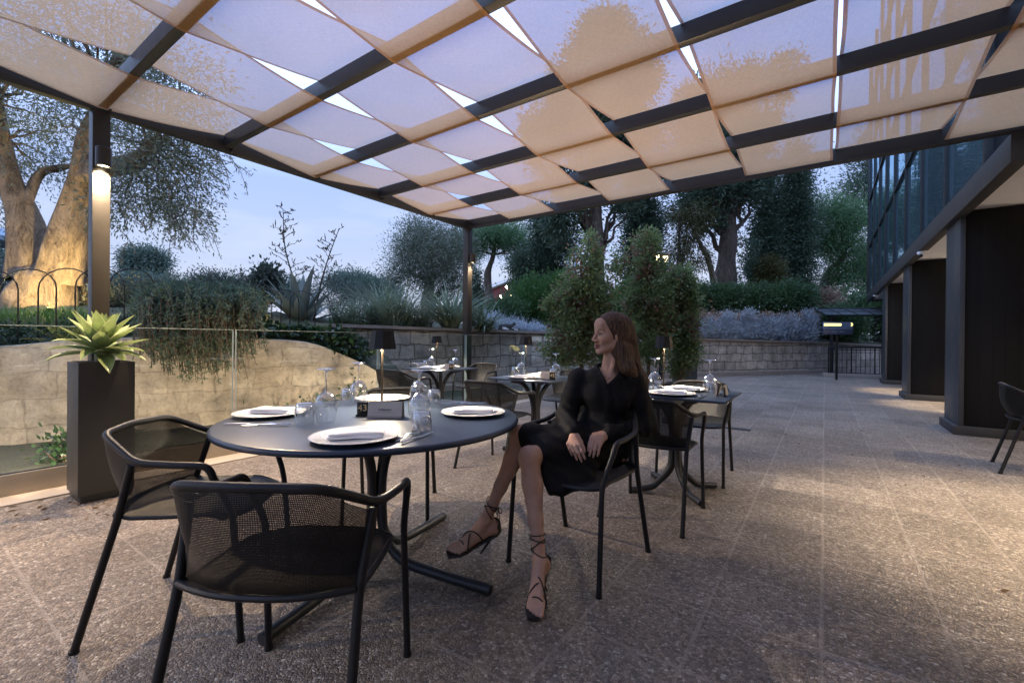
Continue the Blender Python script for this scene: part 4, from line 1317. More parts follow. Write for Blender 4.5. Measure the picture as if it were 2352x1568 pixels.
# ---- grasses
def blades(n, cen_fn, L, Wd, r, bend=.5, seg=4, up=1.0, spread=.5):
    """ribbon blades; returns quads"""
    out = []
    base = np.array([tuple(cen_fn()) for _ in range(n)])
    az = r.random(n) * 2 * np.pi
    hd = np.stack([np.cos(az), np.sin(az), np.zeros(n)], 1)
    tilt = (spread * r.random(n) ** .8)[:, None]
    Ln = (L * (.6 + .6 * r.random(n)))[:, None]
    bd = (bend * (.4 + r.random(n)))[:, None]
    side = np.stack([-np.sin(az), np.cos(az), np.zeros(n)], 1)
    tw_ = r.normal(size=n)[:, None] * .6
    side = unit(side + hd * tw_)
    def pt(t_):
        a = tilt + bd * t_
        x = np.sin(tilt) * t_ + bd * t_ ** 2 * .5
        z = np.cos(np.minimum(tilt, 1.4)) * t_ * up - bd * t_ ** 2.4 * .42
        return base + (hd * x + np.array([0, 0, 1.0]) * z) * Ln
    for k in range(seg):
        t0, t1 = k / seg, (k + 1) / seg
        w0, w1 = Wd * (1 - t0 ** 2.5), Wd * (1 - t1 ** 2.5)
        p0, p1 = pt(t0), pt(t1)
        out.append(np.stack([p0 - side * w0 / 2, p0 + side * w0 / 2, p1 + side * w1 / 2, p1 - side * w1 / 2], 1))
    return np.stack(out, 1).reshape(-1, 4, 3)

def soil_z(p):  # rough bed height behind the warm wall
    return p
r = np.random.default_rng(31)
def tuft(px0, px1, py0, py1, d0, d1):
    return lambda: W(px0 + (px1 - px0) * r.random(), py0 + (py1 - py0) * r.random(), d0 + (d1 - d0) * r.random())
V = np.concatenate([blades(2600, tuft(-40, 200, 722, 752, 5.0, 6.3), .17, .005, r, .6, 3, spread=.6), blades(700, tuft(560, 760, 752, 766, 6.6, 8.2), .14, .006, r, .6, 3, spread=.6)])
o = quads('grass', V, M_grassb); tag(o, kind='stuff')
P, D, cc = crown_pts([B(40, 775, 4.95, 110, 26), B(170, 760, 5.1, 60, 26), B(-60, 770, 4.9, 60, 30), B(290, 755, 5.6, 60, 25)], 260, 34, .05, r, .1)
o = quads('ground_cover', leaf_faces(P, D, .032, .022, r), M_ivy); tag(o, kind='stuff')
iv = [B(700, 783, 6.7, 50, 14), B(760, 792, 6.8, 48, 18), B(810, 806, 6.9, 32, 20), B(650, 776, 6.5, 40, 10), B(560, 770, 6.2, 60, 12)]
P, D, cc = crown_pts(iv, 330, 26, .06, r, .1)
o = quads('ivy', leaf_faces(P, unit(D + np.array([0, 0, -.3])), .085 * (.6 + .7 * r.random(len(P))), .075, r), M_ivy); tag(o, kind='stuff')

def clump(name, label, cat, group, px, py, d, n, L, Wd, bend, spread, mat, seed, rad=.12, seg=5):
    rr_ = np.random.default_rng(seed)
    c = W(px, py, d)
    def cf():
        a = rr_.random() * 6.28; q = rad * rr_.random() ** .5
        return c + Vector((math.cos(a) * q, math.sin(a) * q, 0))
    V = blades(n, cf, L, Wd, rr_, bend, seg, spread=spread)
    root = thing(name, label, cat, c, 0, group)
    quads('leaf_blades', V - np.array(tuple(c)), mat, root)
    return root, rr_
g_ = 'strappy grasses behind the grey wall'
root, rr_ = clump('ornamental_grass', 'tall feathery ornamental grass clump behind the wall, left of the far post', 'plant', g_, 895, 752, 9.2, 620, 1.15, .022, .8, .75, M_reed, 41, .42)
root, rr_ = clump('ornamental_grass', 'lower bushy ornamental grass beside the century plant', 'plant', g_, 805, 752, 8.7, 320, .85, .022, 1.0, .95, M_reed, 42, .35)
root, rr_ = clump('flax_plant', 'spiky flax plant with long striped blades right behind the far pergola post', 'plant', g_, 1035, 758, 9.9, 230, 1.30, .045, .85, .85, M_reed, 43, .16, 6)
root, rr_ = clump('flax_plant', 'arching flax plant right of the far pergola post', 'plant', g_, 1105, 762, 10.3, 170, .85, .04, 1.1, 1.1, M_reed, 44, .2, 6)
root, rr_ = clump('ornamental_grass', 'thin upright grass between the two grass clumps', 'plant', g_, 960, 755, 9.6, 190, .80, .02, .8, .8, M_reed, 45, .3)

# ---- century plant with two flower stalks
def big_leaf(mb, base, az, L, wid, tilt, bend, r, nu=7, nv=14, cup=.35, uvo=0):
    P = np.zeros((nu, nv, 3)); UV = np.zeros((nu, nv, 2))
    hd = np.array([math.cos(az), math.sin(az), 0]); sd = np.array([-math.sin(az), math.cos(az), 0])
    p = np.array(tuple(base), float); a = tilt
    for j in range(nv):
        t_ = j / (nv - 1)
        w_ = wid * (.55 + .45 * math.sin(min(1, t_ / .5) * math.pi / 2)) * (1 - max(0, (t_ - .45) / .55) ** 1.7)
        fw = hd * math.sin(a) + np.array([0, 0, math.cos(a)]); nm = -hd * math.cos(a) + np.array([0, 0, math.sin(a)])
        for i in range(nu):
            u = -1 + 2 * i / (nu - 1)
            P[i, j] = p + sd * u * w_ / 2 + nm * cup * w_ * .5 * u * u
            UV[i, j] = ((u + 1) / 2, t_ * .98 + .01)
        p = p + fw * L / (nv - 1); a += bend / (nv - 1) * (0.3 + 1.4 * t_)
    mb.grid(P, uv=UV)
r = np.random.default_rng(51)
c = W(690, 757, 7.9)
root = thing('century_plant', 'big blue-grey century plant with two thin branched flower stalks against the sky', 'plant', c)
for k in range(24):
    mb = MB(); az = k * 2.4; t_ = k / 23
    big_leaf(mb, (0, 0, .02), az, .95 + .25 * t_ * r.random(), .17, .95 - .75 * t_ + .1 * r.normal(), .25 + (.5 if k < 6 else 0), r)
    mb.build('leaf', M_century, root, angle=180)
mb = MB()
def stalk(pts, seed, nb):
    rr_ = np.random.default_rng(seed)
    path = [W(*p) - c for p in pts]
    sp_ = spline(path, 8)
    mb.tube(sp_, np.linspace(.022, .006, len(sp_)), 6)
    for k in range(nb):
        t_ = .38 + .62 * k / nb
        q = sp_[min(len(sp_) - 1, int(t_ * len(sp_)))]
        L_ = .34 * (1.15 - t_) + .06
        az = rr_.random() * 6.28
        e = q + Vector((math.cos(az) * L_, math.sin(az) * L_, L_ * .55))
        pp = limb(mb, q, e, .006, .003, rr_, .2, 5, 4)
        for m in range(int(4 + 4 * rr_.random())):
            s0 = pp[int(rr_.integers(1, 6))]
            s1 = s0 + Vector(rr_.normal(size=3)) * .035 + Vector((0, 0, .035))
            mb.tube([s0, s0.lerp(s1, .5), s1], [.003, .010, .002], 5)
stalk([(700, 735, 7.9), (680, 660, 7.9), (655, 570, 7.9), (650, 480, 7.9)], 1, 24)
stalk([(720, 740, 7.9), (735, 660, 7.9), (755, 590, 7.9), (779, 525, 7.9)], 2, 15)
mb.build('flower_stalk', plain('dry_stalk', (.06, .055, .045), .8), root)

# ---- rosemary cascading over the warm wall
r = np.random.default_rng(61)
c = W(460, 760, 5.9)
root = thing('rosemary_bush', 'large rosemary bush spilling over the warm stone wall behind the glass', 'shrub', c)
twp = []; LV = []; LD = []
for k in range(620):
    px = 345 + 245 * r.random(); dd = 5.35 + .95 * r.random()
    s = W(px, 700 + 55 * r.random(), dd)
    edge = 1 - abs((px - 462) / 135) ** 2 * .75
    pxe = px + r.normal() * 22
    if r.random() < .42:      # hanging over the wall
        e = W(pxe - 8, 775 + (110 * r.random()) * max(.15, edge), 5.0 - .1 * r.random() + (pxe - 340) * .0017)
        m = (s + e) / 2 + Vector((0, 0, .28 + .2 * r.random())) + C(0, -.12, 0)
    else:                     # dome
        e = W(pxe, 640 + 80 * r.random() + 45 * (1 - edge), dd - .4 * r.random())
        m = (s + e) / 2 + Vector((0, 0, .05))
        e = e + Vector((0, 0, -.05))
    path = spline([s, m, e], 9)
    twp.append(path)
    nn = int(22 * (path[0] - path[-1]).length / .4) + 14
    for q in range(nn):
        t_ = r.random() * (len(path) - 1.01); i = int(t_)
        p = path[i].lerp(path[i + 1], t_ - i)
        tdir = (path[i + 1] - path[i]).normalized()
        LV.append(tuple(p)); LD.append(tuple(tdir * .55 + Vector(r.normal(size=3)) * .6))
LV = np.array(LV); LD = unit(np.array(LD))
V = np.concatenate([leaf_faces(LV, LD, .042 + .022 * r.random(len(LV)), .012, r), leaf_faces(LV, unit(LD + rdirs(len(LV), r) * .7), .042, .011, r)])
P, D, cc = crown_pts([B(450, 705, 5.9, 110, 50), B(530, 700, 6.1, 70, 42), B(390, 715, 5.7, 60, 40)], 900, 30, .055, r, .45)
V3 = leaf_faces(P, unit(D + np.array([0, 0, .3])), .05, .013, r)
quads('foliage', np.concatenate([V, V3]) - np.array(tuple(c)), M_rosemary, root)
mb = MB()
for path in twp: mb.tube([p - c for p in path[::3] + [path[-1]]], .0035, 4, cap=False)
mb.build('stems', M_twig, root, angle=180)

# ---- shrubs, simple builder
def shrub(name, label, cat, group, blobs, ncl, per, cr, L, Wd, mat, seed, shell=.35, out=.6, up=.2, stem=True):
    rr_ = np.random.default_rng(seed)
    c0 = Vector(blobs[0][0]); c0.z -= blobs[0][1][2]
    root = thing(name, label, cat, c0, 0, group)
    P, D, cc = crown_pts(blobs, ncl, per, cr, rr_, shell, out)
    D = unit(D + np.array([0, 0, up]))
    V = leaf_faces(P, D, L * (.6 + .8 * rr_.random(len(P))), Wd * (.7 + .6 * rr_.random(len(P))), rr_)
    quads('foliage', V - np.array(tuple(c0)), mat, root)
    if stem:
        mb = MB()
        for k in rr_.choice(len(cc), min(18, len(cc)), replace=False): limb(mb, (0, 0, 0), Vector(cc[k]) - c0, .012 + .01 * cr, .004, rr_, segs=5)
        mb.build('stems', M_twig, root, angle=180)
    return root
gs = 'shrubs in the left garden bed'
shrub('garden_shrub', 'dark dusky shrub behind the hooped fence, right of the olive trunk', 'shrub', gs, [B(290, 700, 7.2, 75, 52), B(240, 705, 7.0, 40, 45)], 240, 46, .09, .045, .016, M_shrub, 71)
shrub('garden_shrub', 'grey-green shrub just left of the rosemary bush', 'shrub', gs, [B(365, 695, 7.4, 65, 50)], 200, 44, .09, .045, .016, M_shrub, 72)
shrub('garden_shrub', 'green shrub at the far left edge behind the olive trunk', 'shrub', gs, [B(0, 665, 9.5, 60, 50), B(-60, 640, 9.5, 60, 60)], 160, 40, .14, .07, .03, M_shrub, 73)
shrub('garden_shrub', 'loose shrub rising behind the rosemary bush', 'shrub', gs, [B(545, 670, 8.4, 65, 40), B(480, 660, 8.2, 40, 28)], 220, 40, .09, .05, .018, M_shrub, 74)
shrub('garden_shrub', 'wispy shrub behind the century plant', 'shrub', gs, [B(760, 672, 10.5, 60, 42), B(820, 690, 11, 55, 40)], 200, 34, .12, .06, .012, M_shrub, 75)
shrub('garden_shrub', 'warm lit small shrub glowing beside the century plant', 'shrub', gs, [B(585, 705, 7.2, 26, 34)], 90, 34, .06, .05, .014, M_yellowish, 76)
shrub('garden_shrub', 'small broad-leaved shrub behind the century plant stalk', 'shrub', gs, [B(612, 645, 9.0, 26, 28)], 70, 26, .08, .09, .05, M_shrub, 77)
s2 = W(590, 745, 7.0)
lamp('point_light', 'POINT', s2 + Vector((0, 0, .15)), 7, (1, .72, .32), .05)
root = thing('garden_spotlight', 'small ground spotlight hidden low beside the century plant', 'spotlight', s2)
mb = MB(); mb.lathe([(0, 0), (.04, 0), (.05, .07), (.045, .075), (.04, .05), (0, .05)], (0, 0, 0), 16); mb.build('housing', M_metal, root)
mb = MB(); mb.lathe([(0, .066), (.043, .066)], (0, 0, 0), 16); mb.build('lens', emis('spot_lens_b', (1, .85, .45), 10), root)

# ---- distant trees left
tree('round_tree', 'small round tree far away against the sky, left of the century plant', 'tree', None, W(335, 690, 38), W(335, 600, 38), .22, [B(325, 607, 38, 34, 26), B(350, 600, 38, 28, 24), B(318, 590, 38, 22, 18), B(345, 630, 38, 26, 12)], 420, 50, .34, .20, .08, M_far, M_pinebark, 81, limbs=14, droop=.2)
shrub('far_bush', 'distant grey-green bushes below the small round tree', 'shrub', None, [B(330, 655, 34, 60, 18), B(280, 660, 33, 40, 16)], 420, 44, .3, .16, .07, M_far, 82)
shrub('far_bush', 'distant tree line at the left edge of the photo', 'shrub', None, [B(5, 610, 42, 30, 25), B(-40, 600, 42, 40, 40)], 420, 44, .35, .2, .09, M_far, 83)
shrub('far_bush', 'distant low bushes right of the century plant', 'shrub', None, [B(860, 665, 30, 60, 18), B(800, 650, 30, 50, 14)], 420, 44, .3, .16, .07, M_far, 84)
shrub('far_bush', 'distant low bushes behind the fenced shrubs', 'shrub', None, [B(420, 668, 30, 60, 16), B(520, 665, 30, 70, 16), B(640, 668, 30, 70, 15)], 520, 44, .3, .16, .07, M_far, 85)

# ---- hooped garden fences
def hoop_fence(label, path, pitch, wid, h, rr_, seg=10, bars=True):
    root = thing('hoop_fence', label, 'fence', path[0])
    pts = spline(path, 10)
    L_ = [0]
    for i in range(1, len(pts)): L_.append(L_[-1] + (pts[i] - pts[i - 1]).length)
    def at(s):
        i = int(np.clip(np.searchsorted(L_, s) - 1, 0, len(pts) - 2))
        t_ = (s - L_[i]) / max(1e-6, L_[i + 1] - L_[i])
        return pts[i].lerp(pts[i + 1], min(1, max(0, t_)))
    s = 0; o_ = Vector(path[0])
    k = 0
    while s + wid < L_[-1] and k < 100:
        a, b = at(s), at(s + wid)
        hp = []
        for q in range(seg + 1):
            an = math.pi * q / seg
            t_ = (1 - math.cos(an)) / 2
            p = a.lerp(b, t_); p = p + Vector((0, 0, h - wid * .5 + wid * .5 * math.sin(an)))
            hp.append(p - o_ + Vector((0, 0, .0015 * (k % 2))))
        hp = [a - o_ + Vector((0, 0, -.12))] + hp + [b - o_ + Vector((0, 0, -.12))]
        mb = MB(); mb.tube(hp, rr_, 6); mb.build('hoop', M_metal, root, angle=180)
        s += pitch; k += 1
    if bars:
        for z_ in (.10, h * .55):
            pass
    mb = MB(); mb.tube([p - o_ + Vector((0, 0, .08)) for p in pts], rr_ * .8, 5); mb.build('bottom_rail', M_metal, root, angle=180)
    return root
hoop_fence('black hooped wire fence on the wall in front of the olive tree', [W(-200, 806, 4.35), W(-60, 800, 4.55), W(60, 792, 4.75), W(160, 781, 4.95), W(260, 772, 5.25), W(360, 765, 5.6)], .29, .43, .80, .007)
hoop_fence('black hooped wire fence in front of the century plant', [W(580, 772, 6.35), W(660, 771, 6.6), W(720, 772, 6.85), W(766, 774, 7.1)], .24, .36, .68, .007)

# ---- far parasol tip at the left edge
c = W(-35, 600, 14)
root = thing('parasol', 'blue-grey parasol edge peeking in at the left border', 'parasol', (c.x, c.y, 1.0))
hz = W(0, 545, 14).z - 1.0
mb = MB(); mb.lathe([(1.15, hz - .16), (1.15, hz - .02), (.6, hz + .25), (.05, hz + .48), (0, hz + .5)], (0, 0, 0), 8); mb.build('canopy', plain('parasol_cloth', (.20, .27, .36), .8, 0, .08), root, angle=10)
mb = MB(); mb.tube([(0, 0, 0), (0, 0, hz + .45)], .03, 8); mb.build('pole', M_metal, root)

# ---- trees behind the terrace
gt = 'tall conifers beyond the terrace'
def cone_blobs(px, py0, py1, d, w_, n=9, taper=.75):
    out = []
    for k in range(n):
        t_ = k / (n - 1)
        out.append(B(px + (rng.random() - .5) * w_ * .3, py0 + (py1 - py0) * t_, d, w_ * (.28 + taper * min(1, t_ * 1.6)) * (1 if t_ < .85 else .8), abs(py1 - py0) / n * .85))
    return out
tree('olive_tree', 'broad grey-green olive tree behind the flax plants, left of the far post', 'tree', None, W(985, 745, 14.5), W(990, 560, 14.5), .28, [B(985, 585, 14.5, 78, 62), B(940, 610, 14.3, 45, 48), B(1035, 600, 14.7, 48, 60), B(970, 535, 14.6, 45, 32), B(1010, 655, 14.4, 60, 36), B(945, 560, 14.4, 35, 32), B(1050, 560, 14.9, 40, 40)], 620, 60, .20, .085, .024, M_olive, M_olivebark, 91, limbs=20)
tree('cypress_tree', 'small dark cypress just right of the far pergola post', 'tree', gt, W(1092, 720, 26), W(1092, 640, 26), .15, cone_blobs(1090, 632, 715, 26, 14, 6), 150, 44, .22, .2, .05, M_dark, M_pinebark, 92)
# umbrella pine
base = W(1128, 735, 24)
tree('umbrella_pine', 'umbrella pine with branching bare trunk and flat crown left of centre', 'tree', gt, base, W(1130, 575, 24), .30, [B(1085, 560, 24, 55, 17), B(1140, 548, 24, 60, 20), B(1195, 558, 24, 48, 20), B(1110, 535, 23.5, 50, 16), B(1170, 530, 24.5, 50, 16), B(1085, 583, 24, 30, 10), B(1205, 580, 24, 35, 12)], 420, 62, .26, .17, .03, M_pine, M_pinebark, 93, shell=.2, limbs=26, trunkpts=[base, W(1124, 680, 24), W(1120, 630, 24), W(1132, 590, 24), W(1138, 550, 24)])
tree('cypress_tree', 'ragged dark cypress behind the green bushes, right of the umbrella pine', 'tree', gt, W(1245, 745, 20), W(1245, 510, 20), .26, cone_blobs(1248, 490, 690, 20, 34, 9, .5) + [B(1205, 610, 20, 26, 20), B(1215, 650, 20, 30, 18), B(1285, 640, 20, 26, 16), B(1290, 560, 20, 26, 20)], 520, 60, .25, .16, .05, M_dark, M_pinebark, 94)
base = W(1372, 745, 17)
tree('pine_tree', 'tallest pine, its trunk behind the first potted tree and crown silhouetted through the cloth', 'tree', gt, base, W(1398, 60, 17), .34, [B(1390, 80, 17, 62, 55), B(1340, 150, 17, 62, 55), B(1430, 110, 17, 50, 45), B(1300, 210, 17, 50, 55), B(1400, 215, 17, 80, 60), B(1480, 190, 17, 45, 40), B(1250, 300, 17, 48, 45), B(1330, 310, 17, 80, 45), B(1450, 310, 17, 80, 55), B(1240, 360, 17, 40, 30), B(1330, 420, 17, 80, 38, 1700), B(1470, 400, 17, 80, 40, 1700), B(1290, 500, 17, 50, 34, 900), B(1440, 480, 17, 40, 24, 500), B(1310, 560, 17, 45, 28, 700)], 700, 95, .21, .17, .06, M_dark, M_pinebark, 95, shell=.15, limbs=60, trunkpts=[base, W(1372, 600, 17), W(1370, 480, 17), W(1380, 300, 17), W(1398, 60, 17)])
tree('cypress_tree', 'dense dark cypress behind the second potted tree', 'tree', gt, W(1470, 745, 19), W(1470, 430, 19), .26, cone_blobs(1475, 395, 640, 19, 46, 10, .5), 480, 62, .26, .15, .05, M_dark, M_pinebark, 96)
tree('weeping_conifer', 'loose yellow-lit weeping conifer in front of the bright sky right of the second potted tree', 'tree', gt, W(1560, 745, 20), W(1560, 480, 20), .15, [B(1555, 500, 20, 40, 30), B(1590, 540, 20, 40, 30), B(1560, 580, 20, 40, 40), B(1605, 600, 20, 28, 30), B(1545, 650, 20, 36, 28), B(1600, 490, 20, 50, 26)], 150, 42, .20, .22, .035, M_yellowish, M_pinebark, 97, droop=.8, shell=.2, limbs=22)
base = W(1655, 735, 21)
tree('pine_tree', 'thick-trunked pine with a pale bent limb in front of the hedge', 'tree', gt, base, W(1700, 300, 21), .62, [B(1660, 440, 21, 70, 45), B(1590, 470, 21, 60, 35), B(1720, 420, 21, 60, 45), B(1640, 350, 21, 90, 50), B(1720, 300, 21, 70, 55), B(1620, 240, 21, 70, 60), B(1700, 200, 21, 60, 45), B(1760, 180, 21, 45, 26), B(1800, 150, 21, 30, 16), B(1790, 215, 21, 30, 14), B(1570, 400, 21, 50, 36), B(1600, 300, 21, 60, 40), B(1620, 520, 21, 40, 20, 300), B(1715, 560, 21, 24, 22, 200), B(1722, 620, 21, 18, 14, 120)], 640, 90, .23, .19, .06, M_dark, M_pinebark, 98, shell=.15, limbs=52, trunkpts=[base, W(1665, 640, 21), W(1672, 560, 21), W(1680, 480, 21), W(1700, 300, 21)])
mb = MB(); mb.tube(spline([W(1652, 672, 20.8), W(1640, 645, 20.6), W(1625, 590, 20.4), W(1606, 555, 20.3), W(1590, 520, 20.3)], 6), [.16] * 8 + [.13] * 8 + [.09] * 8 + [.06], 9)
pl = mb.build('bent_limb', bark('pale_bark', (.14, .11, .09), (.36, .30, .25), 5, .2)); par = [x for x in COL.objects if x.get('label', '').startswith('thick-trunked')][0]
pl.parent = par; pl.location = -par.location
tree('cypress_tree', 'broad tall cypress between the thick pine and the light green pine', 'tree', gt, W(1795, 740, 22), W(1800, 420, 22), .30, cone_blobs(1762, 400, 680, 22, 46, 9, .4) + cone_blobs(1830, 350, 660, 22, 44, 9, .4), 1000, 62, .28, .16, .05, M_dark, M_pinebark, 99)
tree('cypress_tree', 'yellow-lit lower cypress tip in front of the broad cypress', 'tree', gt, W(1768, 740, 20.5), W(1768, 630, 20.5), .15, [B(1768, 650, 20.5, 24, 34), B(1765, 620, 20.5, 16, 24)], 120, 52, .2, .15, .04, M_yellowish, M_pinebark, 100)
base = W(1880, 745, 23)
tree('pine_tree', 'light green pine leaning beside the glass building', 'tree', gt, base, W(1930, 560, 23), .30, [B(1900, 510, 23, 60, 32), B(1955, 500, 23, 45, 30), B(1880, 560, 23, 40, 28), B(1945, 560, 23, 55, 34), B(1965, 620, 23, 45, 34), B(1920, 640, 23, 40, 26), B(1900, 475, 23, 40, 18)], 520, 62, .28, .18, .035, M_pine, M_pinebark, 101, shell=.2, limbs=26, trunkpts=[base, W(1888, 680, 23), W(1905, 625, 23), W(1935, 590, 23), W(1950, 530, 23)])
tree('pine_tree', 'distant pine branches beside the top of the glass facade', 'tree', gt, W(2010, 740, 30), W(1995, 330, 30), .35, [B(1965, 445, 30, 40, 16), B(1985, 420, 30, 40, 18), B(2010, 390, 30, 50, 30), B(1975, 470, 30, 30, 10), B(2040, 330, 30, 60, 50), B(2000, 600, 30, 50, 40), B(2030, 660, 30, 50, 40)], 420, 46, .38, .24, .06, M_dark, M_pinebark, 102, shell=.2, limbs=30)
shrub('red_brown_bush', 'reddish brown dry bush at the foot of the light green pine', 'shrub', None, [B(1900, 690, 19.5, 26, 18)], 90, 34, .16, .14, .03, M_dry, 103)
for i, (px, py, d, rx, ry, lab) in enumerate([(2000, 720, 20, 60, 40, 'dark leafy bush behind the ramp shelter'), (1930, 745, 18.2, 45, 30, 'dark leafy bush left of the ramp shelter posts'), (2080, 740, 19.5, 60, 50, 'dark leafy bush behind the third pillar')]):
    shrub('leafy_bush', lab, 'shrub', 'bushes by the ramp', [B(px, py, d, rx, ry)], 200, 36, .2, .17, .06, M_hedge, 110 + i)
# background wood far off
P, D, cc = crown_pts([B(px, 722 + 12 * math.sin(px), 48, 90, 24) for px in range(1250, 2400, 95)], 420, 30, .8, rng, .2)
o = quads('far_wood', leaf_faces(P, D, .7, .3, rng), M_hedge); tag(o, kind='stuff')

# bushes between the wall and the trees
gb = 'bushes on the bank behind the grey wall'
for i, (px, py, d, rx, ry, mat_, lab) in enumerate([
    (1215, 700, 14.5, 55, 52, M_green, 'fresh green bush below the red villa'),
    (1275, 695, 14.0, 42, 55, M_green, 'bright green feathery bush left of the first potted tree'),
    (1160, 725, 13.6, 40, 26, M_hedge, 'low dark bush in front of the red villa'),
    (1330, 720, 14.5, 60, 45, M_hedge, 'dark bush behind the first potted tree'),
    (1440, 700, 14.8, 46, 42, M_green, 'green bush in the gap between the two potted trees'),
    (1530, 748, 15.6, 55, 26, M_hedge, 'dark bush behind the second potted tree')]):
    shrub('bank_bush', lab, 'shrub', gb, [B(px, py, d, rx, ry), B(px + rx * .3, py - ry * .5, d, rx * .5, ry * .7)], 300, 44, .13, .10, .032, mat_, 120 + i, up=.5)
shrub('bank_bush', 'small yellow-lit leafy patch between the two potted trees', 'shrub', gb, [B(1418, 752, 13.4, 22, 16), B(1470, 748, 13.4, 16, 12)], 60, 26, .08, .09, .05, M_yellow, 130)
for i, (px, py, d, rx, ry, lab) in enumerate([(1175, 752, 12.4, 46, 14, 'pale silver plant beside the cat'), (1225, 760, 12.3, 30, 12, 'pale silver plant right of the cat'), (1130, 742, 12.0, 34, 18, 'dry silver plant behind the flax')]):
    shrub('silver_plant', lab, 'plant', 'low silver plants on the grey wall', [B(px, py, d, rx, ry)], 110, 40, .07, .06, .014, M_silver, 140 + i, up=.5)
# hedge and silver border on the right
hb = [B(px, 690 + (px - 1590) * .012, 17.3, 34, 34, 1) for px in range(1580, 1850, 26)] + [B(1600, 672, 17.3, 30, 18, .5), B(1830, 670, 17.3, 36, 22, .6), B(1835, 700, 17.2, 30, 34, 1)]
shrub('clipped_hedge', 'long clipped dark green hedge above the silver border at the right', 'hedge', None, hb, 1100, 44, .12, .085, .045, M_hedge, 150, shell=.6)
labs = ['silver shrub of the border, at its left end beside the second potted tree', 'silver shrub second from the left end of the border', 'silver shrub in the middle of the border', 'silver shrub right of the middle of the border', 'silver shrub second from the right end of the border', 'silver shrub at the right end of the border']
for i in range(6):
    px = 1622 + i * 46; d = 15.3 + i * .22
    root = shrub('silver_shrub', labs[i], 'shrub', 'silver shrubs in the border above the wall', [B(px, 760, d, 21, 22), B(px + 4, 746 - 6 * (i % 3), d, 15, 16), B(px - 16, 768, d - .2, 10, 12)], 190, 42, .085, .085, .022, M_silver, 160 + i, up=.6)
    rr_ = np.random.default_rng(170 + i)
    P, D, cc = crown_pts([B(px, 728, d + .2, 28, 10)], 34, 16, .06, rr_, .1)
    quads('dry_flowers', leaf_faces(P, D, .07, .05, rr_) - np.array(tuple(root.location)), M_dry, root)
hoop_fence('far hooped wire fence between the hedge and the silver border', [W(1580, 760, 16.2), W(1740, 765, 16.9), W(1880, 770, 17.6), W(2030, 778, 19)], .42, .60, .85, .016, 7)

# ---- potted trees on the terrace
def potted(px, py_top, d, wpx, blobs, seed, label, plabel, brown):
    p = G(px, 870, 0); q = W(px, 800, d); base = Vector((q.x, q.y, 0))
    root = thing('square_planter', plabel, 'planter', base, R_(12), 'dark square planters of the potted trees')
    mb = MB(); mb.box((0, 0, .20), (.46, .46, .40), .012); mb.build('pot', M_metal2, root)
    mb = MB(); mb.box((0, 0, .385), (.42, .42, .03), .01); mb.build('soil', M_soil, root)
    tp = W(px, py_top, d)
    b2 = base + Vector((0, 0, .40))
    tree('potted_tree', label, 'tree', 'leafy potted trees on the terrace', b2, tp, .030, blobs, 330, 46, .068, .064, .030, M_ficus, M_twig, seed, shell=.0, limbs=90, out=.5)
potted(1335, 560, 7.3, 90, [B(1350, 590, 7.3, 33, 43), B(1270, 700, 7.2, 18, 19), B(1262, 790, 7.1, 20, 17), B(1410, 640, 7.4, 16, 28), B(1345, 650, 7.3, 51, 52), B(1320, 700, 7.3, 54, 52), B(1370, 705, 7.3, 48, 52), B(1310, 765, 7.2, 49, 48), B(1375, 770, 7.4, 43, 48), B(1290, 815, 7.1, 37, 27), B(1345, 820, 7.3, 39, 23), B(1355, 560, 7.3, 15, 25)], 181, 'potted tree with brownish patches left of the woman’s head', 'dark square planter under the left potted tree', 1)
potted(1490, 540, 7.7, 100, [B(1482, 560, 7.7, 30, 38), B(1430, 600, 7.6, 15, 21), B(1545, 640, 7.7, 18, 23), B(1440, 760, 7.5, 21, 19), B(1490, 620, 7.7, 48, 49), B(1475, 690, 7.7, 54, 49), B(1515, 690, 7.7, 49, 48), B(1500, 750, 7.7, 51, 48), B(1490, 800, 7.6, 43, 38)], 182, 'tallest potted tree directly behind the woman’s head', 'dark square planter under the middle potted tree', 1)
potted(1560, 620, 7.9, 60, [B(1562, 650, 7.9, 28, 38), B(1570, 700, 7.9, 31, 40), B(1565, 750, 7.9, 33, 38), B(1575, 800, 7.9, 28, 34), B(1560, 845, 7.8, 13, 25)], 183, 'shorter potted tree at the right of the group, in front of the lit board', 'dark square planter under the right potted tree', 1)

# ---- planter with foxtail agave by the glass
root = thing('tall_planter', 'tall slim grey square planter standing by the glass at the left', 'planter', (-4.22, .93, 0))
mb = MB(); mb.box((0, 0, .50), (.30, .30, .90), .004); mb.build('body', M_planter, root)
mb = MB(); mb.box((0, 0, .03), (.27, .27, .06), .003); mb.build('foot', M_black, root)
mb = MB(); mb.box((0, 0, .94), (.27, .27, .025), .004); mb.build('soil', M_soil, root)
root = thing('agave_plant', 'bright lime green agave rosette growing in the tall planter', 'plant', (-4.22, .93, .95))
r = np.random.default_rng(191)
N_ = 36
for k in range(N_):
    mb = MB(); t_ = k / (N_ - 1)
    tilt = 1.72 - 1.55 * t_ ** .85 + .06 * r.normal()
    big_leaf(mb, (0, 0, .05 + .06 * t_), k * 2.399 + .12 * r.normal(), (.275 + .05 * r.random()) * (1 - .25 * max(0, t_ - .8) / .2), (.088 + .02 * r.random()) * (1 - .2 * t_), tilt, (.75 if t_ < .3 else .15 - .5 * t_ * .3) + .12 * r.normal(), r, 7, 14, .45)
    mb.build('leaf', M_agave, root, angle=180)
mb = MB(); mb.lathe([(.035, -.02), (.04, .05), (.03, .12), (0, .14)], (0, 0, 0), 12); mb.build('stem', M_agave, root)

